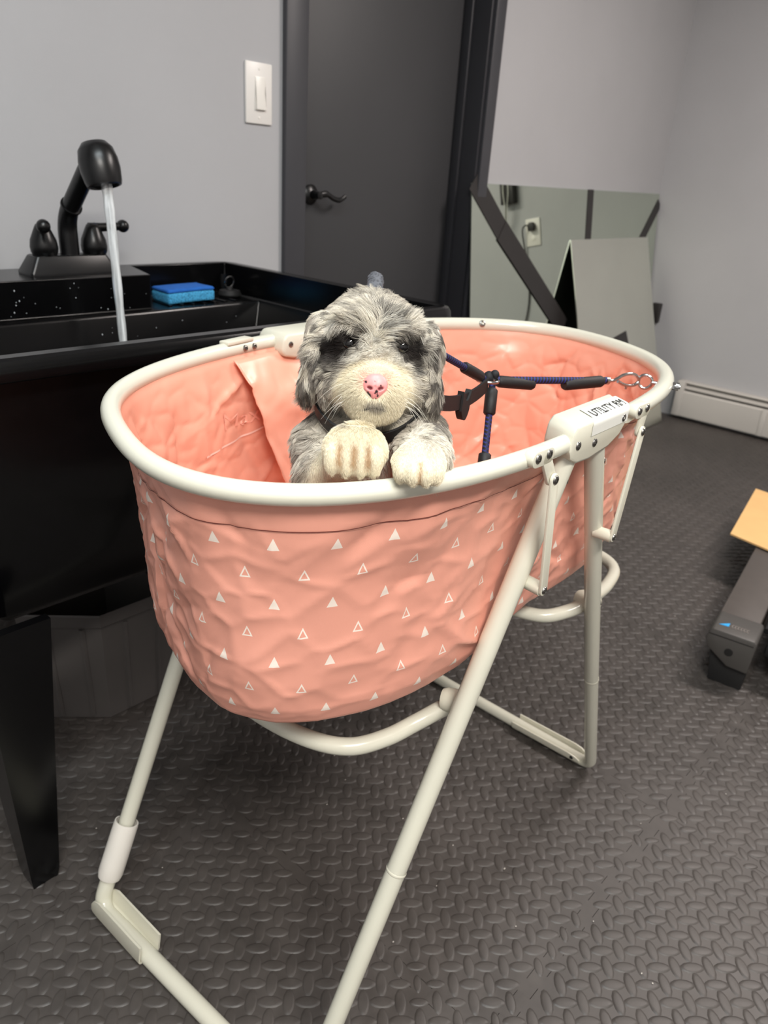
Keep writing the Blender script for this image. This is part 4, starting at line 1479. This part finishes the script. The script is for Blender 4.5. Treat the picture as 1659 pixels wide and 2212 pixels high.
def to_world(P):
    return (P * 0.01) @ DMn[:3, :3].T + DMn[:3, 3]
me = bpy.data.meshes.new('puppy')
me.from_pydata(to_world(BV).tolist(), [], BF.tolist())
me.update()
for _ in range(1):
    pass
bcol = coat(BV)
ca = me.color_attributes.new('col', 'FLOAT_COLOR', 'POINT')
ca.data.foreach_set('color', np.concatenate([bcol * 0.8, np.ones((len(bcol), 1))], 1).ravel())
pup = link('puppy', me, M['hide'], None, 180)
tag(pup, 'fluffy grey merle puppy with cream muzzle standing in the peach tub, one paw raised', 'dog')

# ---- fur as hair strands
tri = np.concatenate([BF[:, [0, 1, 2]], BF[:, [0, 2, 3]]])
a_, b_, c_ = BV[tri[:, 0]], BV[tri[:, 1]], BV[tri[:, 2]]
fn = np.cross(b_ - a_, c_ - a_)
ar = np.linalg.norm(fn, axis=1)
# smooth vertex normals
vn = np.zeros_like(BV)
for k in range(3):
    np.add.at(vn, tri[:, k], fn)
vn /= np.linalg.norm(vn, axis=1, keepdims=True) + 1e-9
cen = (a_ + b_ + c_) / 3
wgt = ar.copy()
wgt[cen[:, 2] < -16] *= 0.12
wgt[(cen[:, 1] > 6) & (cen[:, 2] < -4)] *= 0.3
hz_ = l2h(cen)
wgt[(hz_[:, 2] > -3) & (hz_[:, 1] > -7)] *= 2.0
wgt[(cen[:, 1] < -3)] *= 2.2
NH = 210000
pick = rng.choice(len(tri), NH, p=wgt / wgt.sum())
r1, r2 = np.sqrt(rng.random(NH)), rng.random(NH)
W3 = np.stack([1 - r1, r1 * (1 - r2), r1 * r2], 1)
RP = (BV[tri[pick]] * W3[..., None]).sum(1)
RN = (vn[tri[pick]] * W3[..., None]).sum(1)
RN /= np.linalg.norm(RN, axis=1, keepdims=True)
HH = l2h(RP)
u, v, w = HH[:, 0], HH[:, 1], HH[:, 2]
head = sstep(6.0, 4.0, RP[:, 1]) * sstep(-6.5, -4.8, v)
muzz = sstep(1.3, 0.95, np.sqrt(((u - 0.3) / 3.5) ** 2 + ((v + 2.6) / 3.1) ** 2)) * sstep(0.2, 1.4, w) * head
ears = np.maximum(sstep(-3.7, -4.6, u), sstep(3.8, 4.7, u)) * head * sstep(1.6, 0.4, w)
paws = np.where(u < 1.7, sstep(-3.0, -4.2, RP[:, 1]), sstep(-4.2, -5.4, RP[:, 1])) * (v < -5.0)
# combing direction
nose = np.array(h2l(0.3, -1.2, 5.0))
flow = RP - nose
flow /= np.linalg.norm(flow, axis=1, keepdims=True)
Vup, Wf = np.array(h2l(0, 1, 0)), np.array(h2l(0, 0, 1))
side = np.sign(u - 0.2)[:, None] * np.array([1.0, 0, 0])
crown = sstep(1.5, 3.5, v) * head
dirh = flow + crown[:, None] * (side * 0.55 - Vup * 0.5 + Wf * 0.45) - 0.25 * Vup
dirb = np.tile(np.array([0.0, 0.75, -0.75]), (NH, 1)) + np.sign(RP[:, :1]) * np.array([0.45, 0, 0])
dirf = np.tile(np.array([0.0, 0.1, -1.0]), (NH, 1)) + np.sign(RP[:, :1] - 0.3) * np.array([0.35, 0, 0])
front = sstep(8.0, 3.0, RP[:, 1])[:, None]
dirv = dirb * (1 - front) + dirf * front
dirv = dirv * (1 - head[:, None]) + dirh * head[:, None]
dire = np.tile(-Vup, (NH, 1)) + side * (0.12 + 0.55 * sstep(1.0, 3.5, v))[:, None]
dirv = dirv * (1 - ears[:, None]) + dire * ears[:, None]
dirp = np.tile(-Vup * 0.9 + Wf * 0.3, (NH, 1))
dirv = dirv * (1 - paws[:, None]) + dirp * paws[:, None]
# clump fields
nz = np.stack([vnoise(RP, 0.55, 50.0), vnoise(RP, 0.55, 71.0), vnoise(RP, 0.55, 93.0)], 1)
nz2 = np.stack([vnoise(RP, 1.6, 150.0), vnoise(RP, 1.6, 171.0), vnoise(RP, 1.6, 193.0)], 1)
calm = (1 - 0.75 * np.maximum(muzz, paws))[:, None]
dirv = dirv + (nz * 1.15 + nz2 * 0.65) * calm + rng.normal(0, 0.16, (NH, 3))
dirv = dirv - RN * (dirv * RN).sum(1, keepdims=True)
dirv /= np.linalg.norm(dirv, axis=1, keepdims=True) + 1e-9
lift = 0.42 * (1 - head) + head * (0.55 * (1 - muzz) + 0.75 * muzz)
lift = lift * (1 - ears) + 0.22 * ears
lift = lift * (1 - paws) + 0.34 * paws
corner = sstep(2.4, 3.4, np.abs(u)) * sstep(1.8, 2.8, v) * head
lift = lift * (1 - 0.65 * corner)
ln_ = 1.8 * (1 - head) + head * (1.5 + 0.6 * crown)
neck = sstep(7.0, 5.0, np.abs(l2h(RP)[:, 1] + 6.0) + 2.5) * sstep(5.0, 2.0, RP[:, 1])
ln_ = ln_ * (1 - ears) + 1.7 * ears
ln_ = ln_ * (1 - muzz) + 0.46 * muzz
ln_ = ln_ * (1 - paws) + 0.62 * paws
ln_ = ln_ * (1 - 0.35 * corner)
ln_ = ln_ * (1 - 0.45 * neck * (1 - head))
cheek = sstep(2.5, 3.3, np.abs(u)) * sstep(1.6, 0.6, v) * head * (1 - ears)
ln_ = ln_ * (1 - 0.42 * cheek)
lift = lift * (1 - 0.45 * cheek)
# thin the bridge, the eyes and the tip of the nose
brow = sstep(1.6, 0.5, np.hypot((u - 0.3) / 1.2, (v - 0.3) / 2.0)) * (w > 2.5)
ln_ = ln_ * (1 - 0.5 * brow)
for cu, cv in ((-2.05, 1.80), (2.45, 1.80)):
    de = np.hypot(u - cu, v - cv)
    near = sstep(2.0, 0.8, de) * (w > 1.5)
    ln_ = ln_ * (1 - 0.5 * near)
    lift = lift * (1 - 0.4 * near)
tail = sstep(24.8, 25.6, RP[:, 1])
ln_ = ln_ * (1 - tail) + 0.35 * tail
nd = np.linalg.norm(RP - h2l(0.3, -1.75, 5.3), axis=1)
keep = nd > 0.92
for cu, cv in ((-2.05, 1.80), (2.45, 1.80)):
    keep &= ~((np.hypot((u - cu) / 0.50, (v - cv) / 0.34) < 1.0) & (w > 1.8))
ln_ *= rng.uniform(0.65, 1.2, NH)
NPT = 7
tpar = np.linspace(0, 1, NPT)
curl = np.stack([vnoise(RP, 0.8, 201.0), vnoise(RP, 0.8, 223.0), vnoise(RP, 0.8, 247.0)], 1)
pts = np.zeros((NH, NPT, 3))
d0 = RN * lift[:, None] + dirv * (1 - lift[:, None] * 0.6)
d0 /= np.linalg.norm(d0, axis=1, keepdims=True)
cur = RP - RN * 0.05
grav = np.array([0, 0, -1.0])
wav = rng.uniform(0, 6.28, NH)
for i in range(NPT):
    pts[:, i] = cur
    t = tpar[i]
    dd = d0 + dirv * (0.75 * t) + grav * (t * (0.38 + 0.9 * np.maximum(ears, corner)) * (1 - 0.8 * np.maximum(muzz, paws)))[:, None] + curl * (1.25 * t)[..., None] * calm
    dd += RN * (0.15 * (1 - t))
    dd /= np.linalg.norm(dd, axis=1, keepdims=True)
    cur = cur + dd * (ln_ / (NPT - 1))[:, None]
# clumping towards shared guide tips
ncl = 7000
gi = rng.choice(NH, ncl, replace=False)
kd = kdtree.KDTree(ncl)
for k, g in enumerate(gi):
    kd.insert(Vector(RP[g]), k)
kd.balance()
near = np.array([gi[kd.find(Vector(p))[1]] for p in RP])
cl = (0.55 * (1 - 0.75 * np.maximum(muzz, paws)))[:, None]
for i in range(1, NPT):
    f = cl * (tpar[i] ** 1.3)
    tgt = pts[near, i] + (RP - RP[near]) * 0.25
    pts[:, i] = pts[:, i] * (1 - f) + tgt * f
fcol = coat(RP + rng.normal(0, 0.09, RP.shape))
# locks: every clump leans lighter or darker, as in a merle coat
lock = rng.random(NH)[near][:, None]
eyep = np.zeros(NH)
for cu, cv in ((-2.6, 1.4), (2.9, 1.5)):
    eyep = np.maximum(eyep, sstep(2.4, 1.2, np.hypot(u - cu, v - cv)) * (w > 0))
chest = sstep(-4.6, -6.2, v) * sstep(7.5, 5.0, RP[:, 1])
blaze = sstep(1.2, 0.8, np.hypot((u - 0.3) / 2.4, (v - 0.6) / 1.2)) * (w > 1.5)
darkb = sstep(0.16, 0.07, fcol.mean(1))
free = ((1 - muzz) * (1 - darkb) * (1 - 0.8 * blaze) * (1 - 0.55 * chest) * (1 - np.where(paws > 0.3, 1, 0)) * (1 - eyep) * (1 - tail))[:, None]
m_ = np.clip((0.24 - lock) * 6, 0, 1) * 0.62 * free
fcol = fcol * (1 - m_) + C_DARK * m_
m_ = np.clip((lock - 0.58) * 4, 0, 1) * 0.6 * free
fcol = fcol * (1 - m_) + (C_PALE * 0.6 + C_CREAM * 0.4) * m_
fcol = np.clip(fcol * rng.uniform(0.86, 1.10, (NH, 1)), 0, 1)
# keep strands out of the eyes
kp = np.where(keep)[0]
pts, fcol2 = pts[kp], fcol[kp]
# whiskers and chin wisps
wh = []
for s in (-1, 1):
    for k in range(9):
        uu, vv = 0.3 + s * rng.uniform(1.9, 2.7), rng.uniform(-3.4, -1.6)
        st_ = h2l(uu, vv, 3.4)
        L_ = rng.uniform(2.0, 3.4)
        ow_, oh_ = rng.uniform(0.35, 0.9), rng.uniform(0.5, 1.2)
        q = []
        for i in range(NPT):
            t = tpar[i]
            q.append(st_ + np.array([s * (ow_ * L_ * t), 0, 0]) + Vup * (-0.75 * L_ * t * t * oh_) + Wf * (0.9 * t * (1 - t)))
        wh.append(q)
pts = np.concatenate([pts, np.array(wh)])
fcol2 = np.concatenate([fcol2, np.tile(C_WHITE, (len(wh), 1))])
N = len(pts)
hc_ = bpy.data.hair_curves.new('fur')
hc_.add_curves([NPT] * N)
hc_.attributes['position'].data.foreach_set('vector', to_world(pts.reshape(-1, 3)).astype(np.float32).ravel())
ra = hc_.attributes.get('radius') or hc_.attributes.new('radius', 'FLOAT', 'POINT')
fine = np.concatenate([0.00014 - 0.00004 * np.maximum(muzz, np.clip(paws, 0, 1))[kp], np.full(len(wh), 0.00014)])
rad = fine[:, None] * (1 - 0.75 * tpar ** 1.5)
ra.data.foreach_set('value', rad.astype(np.float32).ravel())
cc = hc_.attributes.new('col', 'FLOAT_COLOR', 'CURVE')
cc.data.foreach_set('color', np.concatenate([fcol2, np.ones((N, 1))], 1).astype(np.float32).ravel())
fur = bpy.data.objects.new('fur', hc_)
COL.objects.link(fur)
hc_.materials.append(M['fur'])
adopt(fur, pup)
fur['kind'] = 'stuff'

# ---- face
def hw(u, v, w):
    return Vector(to_world(np.array([h2l(u, v, w)]))[0])
for cu, cv in ((-2.05, 1.80), (2.45, 1.80)):
    part('eye', ball(hw(cu, cv, 2.70), 0.0062, 3), M['eye'], pup, 180)
def nose_mesh():
    bm = bmesh.new()
    bmesh.ops.create_icosphere(bm, subdivisions=5, radius=1.0)
    V, C = [], []
    spots = [(-0.55, -0.62, 0.17), (-0.62, -0.42, 0.1), (0.12, -0.30, 0.13), (0.02, -0.42, 0.09), (0.3, -0.62, 0.1), (-0.05, 0.42, 0.05), (0.42, 0.16, 0.06), (0.1, -0.98, 0.16), (-0.72, 0.35, 0.1), (0.22, -0.5, 0.06)]
    for v_ in bm.verts:
        x, y, z = v_.co          # x right, y up, z forward
        wd = 1.02 + 0.12 * y if y > -0.2 else 1.0 + 0.55 * (y + 0.2)
        p = [x * 1.06 * wd, y * 1.12, z * 0.72]
        # nostril pits, opening down and sideways
        for s in (-1, 1):
            d = math.hypot((x - s * 0.42) / 0.24, (y + 0.12 - 0.1 * abs(x)) / 0.15)
            if z > 0 and d < 1.3:
                p[2] -= 0.16 * max(0, 1 - (d / 1.3) ** 2)
        # midline groove
        p[2] -= 0.09 * math.exp(-(x / 0.09) ** 2) * (1 if y < 0.1 else 0.2)
        V.append(hw(0.32 + p[0], -1.72 + p[1], 5.02 + p[2]))
        c = np.array(s2l((232, 150, 148))[:3])
        for s in (-1, 1):
            d = math.hypot((x - s * 0.42) / 0.24, (y + 0.12 - 0.1 * abs(x)) / 0.15)
            m_ = max(0, min(1, (1.15 - d) * 2.5)) if z > 0 else 0
            c = c * (1 - m_) + np.array(s2l((110, 32, 40))[:3]) * m_
        for sx_, sy_, sr in spots:
            d = math.hypot(x - sx_, y - sy_) / sr
            if z > 0 and d < 1.1:
                m_ = max(0, min(1, (1.1 - d) * 5))
                c = c * (1 - m_) + np.array(s2l((40, 30, 32))[:3]) * m_
        C.append((*c, 1))
    bm.verts.index_update()
    F = [tuple(v_.index for v_ in f.verts) for f in bm.faces]
    bm.free()
    return V, F, C
nv_, nf_, ncol = nose_mesh()
no = py_obj('nose', (nv_, nf_), M['nose'], None, 180)
no.data.color_attributes.new('col', 'FLOAT_COLOR', 'POINT').data.foreach_set('color', np.array(ncol).ravel())
no['label'] = 'pink nose with black spots'
adopt(no, pup)
part('mouth', tube(spline([hw(-0.9, -3.75, 4.35), hw(-0.35, -3.62, 4.75), hw(0.32, -3.42, 4.95), hw(1.0, -3.62, 4.75), hw(1.5, -3.75, 4.35)], 6), 0.0011, 8), M['ink'], pup, 180)

# ------------------------------------------------------------------ collar
def collar_mesh():
    cc_ = np.array([-0.15, -2.75, -2.3])
    e1_ = np.array([1.0, 0.02, 0])
    e2_ = nrm([0, -0.74, 0.68])
    ax_ = np.cross(e1_, e2_)
    V, F = [], []
    n = 64
    for k in range(n):
        a = 2 * math.pi * k / n
        rad_ = e1_ * math.cos(a) * 5.0 + e2_ * math.sin(a) * 5.0
        out = nrm(rad_)
        for o, h_ in ((0.0, -0.78), (0.22, -0.78), (0.22, 0.78), (0.0, 0.78)):
            V.append(hw(*(cc_ + rad_ + out * o + ax_ * h_)))
    for k in range(n):
        l = (k + 1) % n
        for i in range(4):
            j = (i + 1) % 4
            F.append((k * 4 + i, k * 4 + j, l * 4 + j, l * 4 + i))
    return V, F
cl_ = py_obj('dog_collar', collar_mesh(), M['nylon'], None, 30)
tag(cl_, 'black nylon collar around the neck of the puppy', 'collar')

# ------------------------------------------------------------------ restraint tether from the rim to the puppy
te = empty('restraint_tether', (0.777, 0.521, 0.874), 'black and blue bungee tether clipped from the tub rim to the puppy', 'leash')
KN = Vector((0.777, 0.521, 0.874))
def rope_uv(o, per):
    me_ = o.data
    uvl = me_.uv_layers.new(name='UVMap')
    seg = 10
    lens = {}
    vs = [v_.co.copy() for v_ in me_.vertices]
    ringc = [sum((vs[i * seg + k] for k in range(seg)), Vector()) / seg for i in range(len(vs) // seg)]
    acc = [0.0]
    for i in range(1, len(ringc)):
        acc.append(acc[-1] + (ringc[i] - ringc[i - 1]).length)
    for poly in me_.polygons:
        for li in poly.loop_indices:
            vi = me_.loops[li].vertex_index
            uvl.data[li].uv = (acc[vi // seg], (vi % seg) / seg)
def rope(a, b, r, sag=0.0, name='rope'):
    a, b = Vector(a), Vector(b)
    n = 24
    P_ = [a.lerp(b, i / n) - Vector((0, 0, sag * 4 * (i / n) * (1 - i / n))) for i in range(n + 1)]
    o = part(name, tube(P_, r, 10), M['rope'], te, 60)
    rope_uv(o, 0)
    return o
def sheath(a, b, r, flat=1.0, parent=te):
    a, b = Vector(a), Vector(b)
    return part('rubber_sheath', tube([a, a.lerp(b, 0.06), a.lerp(b, 0.5), a.lerp(b, 0.94), b], [r * 0.8, r, r * 1.02, r, r * 0.8], 12, flat=flat), M['nylon'], parent, 50)
EB = ec + nI * 0.036
H1 = EB + (KN - EB).normalized() * 0.062
# main line: knot -> hook
q = lambda f: KN.lerp(H1, f) - Vector((0, 0, 0.006 * 4 * f * (1 - f)))
rope(q(0.0), q(1.0), 0.0050, 0.0)
sheath(q(0.07), q(0.36), 0.0078)
sheath(q(0.62), q(0.96), 0.0082)
# snap hook
dH = (EB - H1).normalized()
sH = dH.cross(Vector((0, 0, 1))).normalized()
uH = sH.cross(dH)
hkp = []
for f, off in ((0.0, 0.0), (0.012, 0.0), (0.020, 0.003), (0.030, 0.008), (0.044, 0.010), (0.056, 0.007), (0.062, 0.0), (0.056, -0.006), (0.044, -0.007), (0.034, -0.0055), (0.022, -0.001)):
    hkp.append(H1 + dH * f + uH * off)
part('snap_hook', join(tube(spline(hkp, 5), 0.0023, 10), lathe([(0.0035, 0), (0.0055, 0.001), (0.0055, 0.006), (0.0035, 0.007)], H1 - dH * 0.003, dH, 14),
                       tube([H1 + dH * 0.040 - uH * 0.007, H1 + dH * 0.040 - uH * 0.012], 0.0022, 8)), M['chrome'], te, 60)
# ring at the knot
part('ring', tube([KN + Vector((-0.010, -0.006, 0.002)) + (RV * math.cos(a) * 1.3 + AV * math.sin(a)) * 0.010 for a in np.linspace(0, 2 * math.pi, 22, endpoint=False)], 0.0023, 8, True), M['chrome'], te, 60)
part('knot', join(ball(KN + Vector((0, 0, 0.003)), (0.008, 0.008, 0.009), 2), ball(KN + Vector((0.004, -0.006, 0.008)), 0.006, 2)), M['rope'], te, 180)
# hanging line
D0, D1 = KN + Vector((0.004, -0.004, -0.004)), Vector((0.735, 0.484, 0.772))
rope(D0, D1, 0.0046)
sheath(D0.lerp(D1, 0.06), D0.lerp(D1, 0.36), 0.0078)
sheath(D0.lerp(D1, 0.80), D0.lerp(D1, 1.0), 0.0080)
# line to the far side of the puppy
R1 = Vector((0.622, 0.492, 0.936))
R0 = KN + Vector((-0.018, -0.004, 0.006))
rope(R0, R1, 0.0042)
sheath(R0.lerp(R1, 0.06), R0.lerp(R1, 0.42), 0.0070)
# webbing strap with slider
S0, S1 = KN + Vector((-0.016, -0.010, -0.001)), Vector((0.590, 0.462, 0.893))
def web(a, b, w, th):
    a, b = Vector(a), Vector(b)
    V_, F_ = [], []
    n = 10
    d = (b - a).normalized()
    up_ = Vector((0, 0, 1)) - d * d.z
    up_.normalize()
    s = d.cross(up_)
    for i in range(n + 1):
        c = a.lerp(b, i / n) - Vector((0, 0, 0.012 * 4 * (i / n) * (1 - i / n)))
        for x, y in ((-th, -w), (th, -w), (th, w), (-th, w)):
            V_.append(c + s * x + up_ * y)
    for i in range(n):
        for k in range(4):
            l = (k + 1) % 4
            F_.append((i * 4 + k, i * 4 + l, i * 4 + 4 + l, i * 4 + 4 + k))
    F_ += [(3, 2, 1, 0), (n * 4, n * 4 + 1, n * 4 + 2, n * 4 + 3)]
    return V_, F_
part('webbing_strap', web(S0, S1, 0.0085, 0.0016), M['nylon'], te, 30)
mS = S0.lerp(S1, 0.38) - Vector((0, 0, 0.011))
part('slider', web(mS, mS + (S1 - S0).normalized() * 0.026, 0.0115, 0.004), M['rubber'], te, 30)
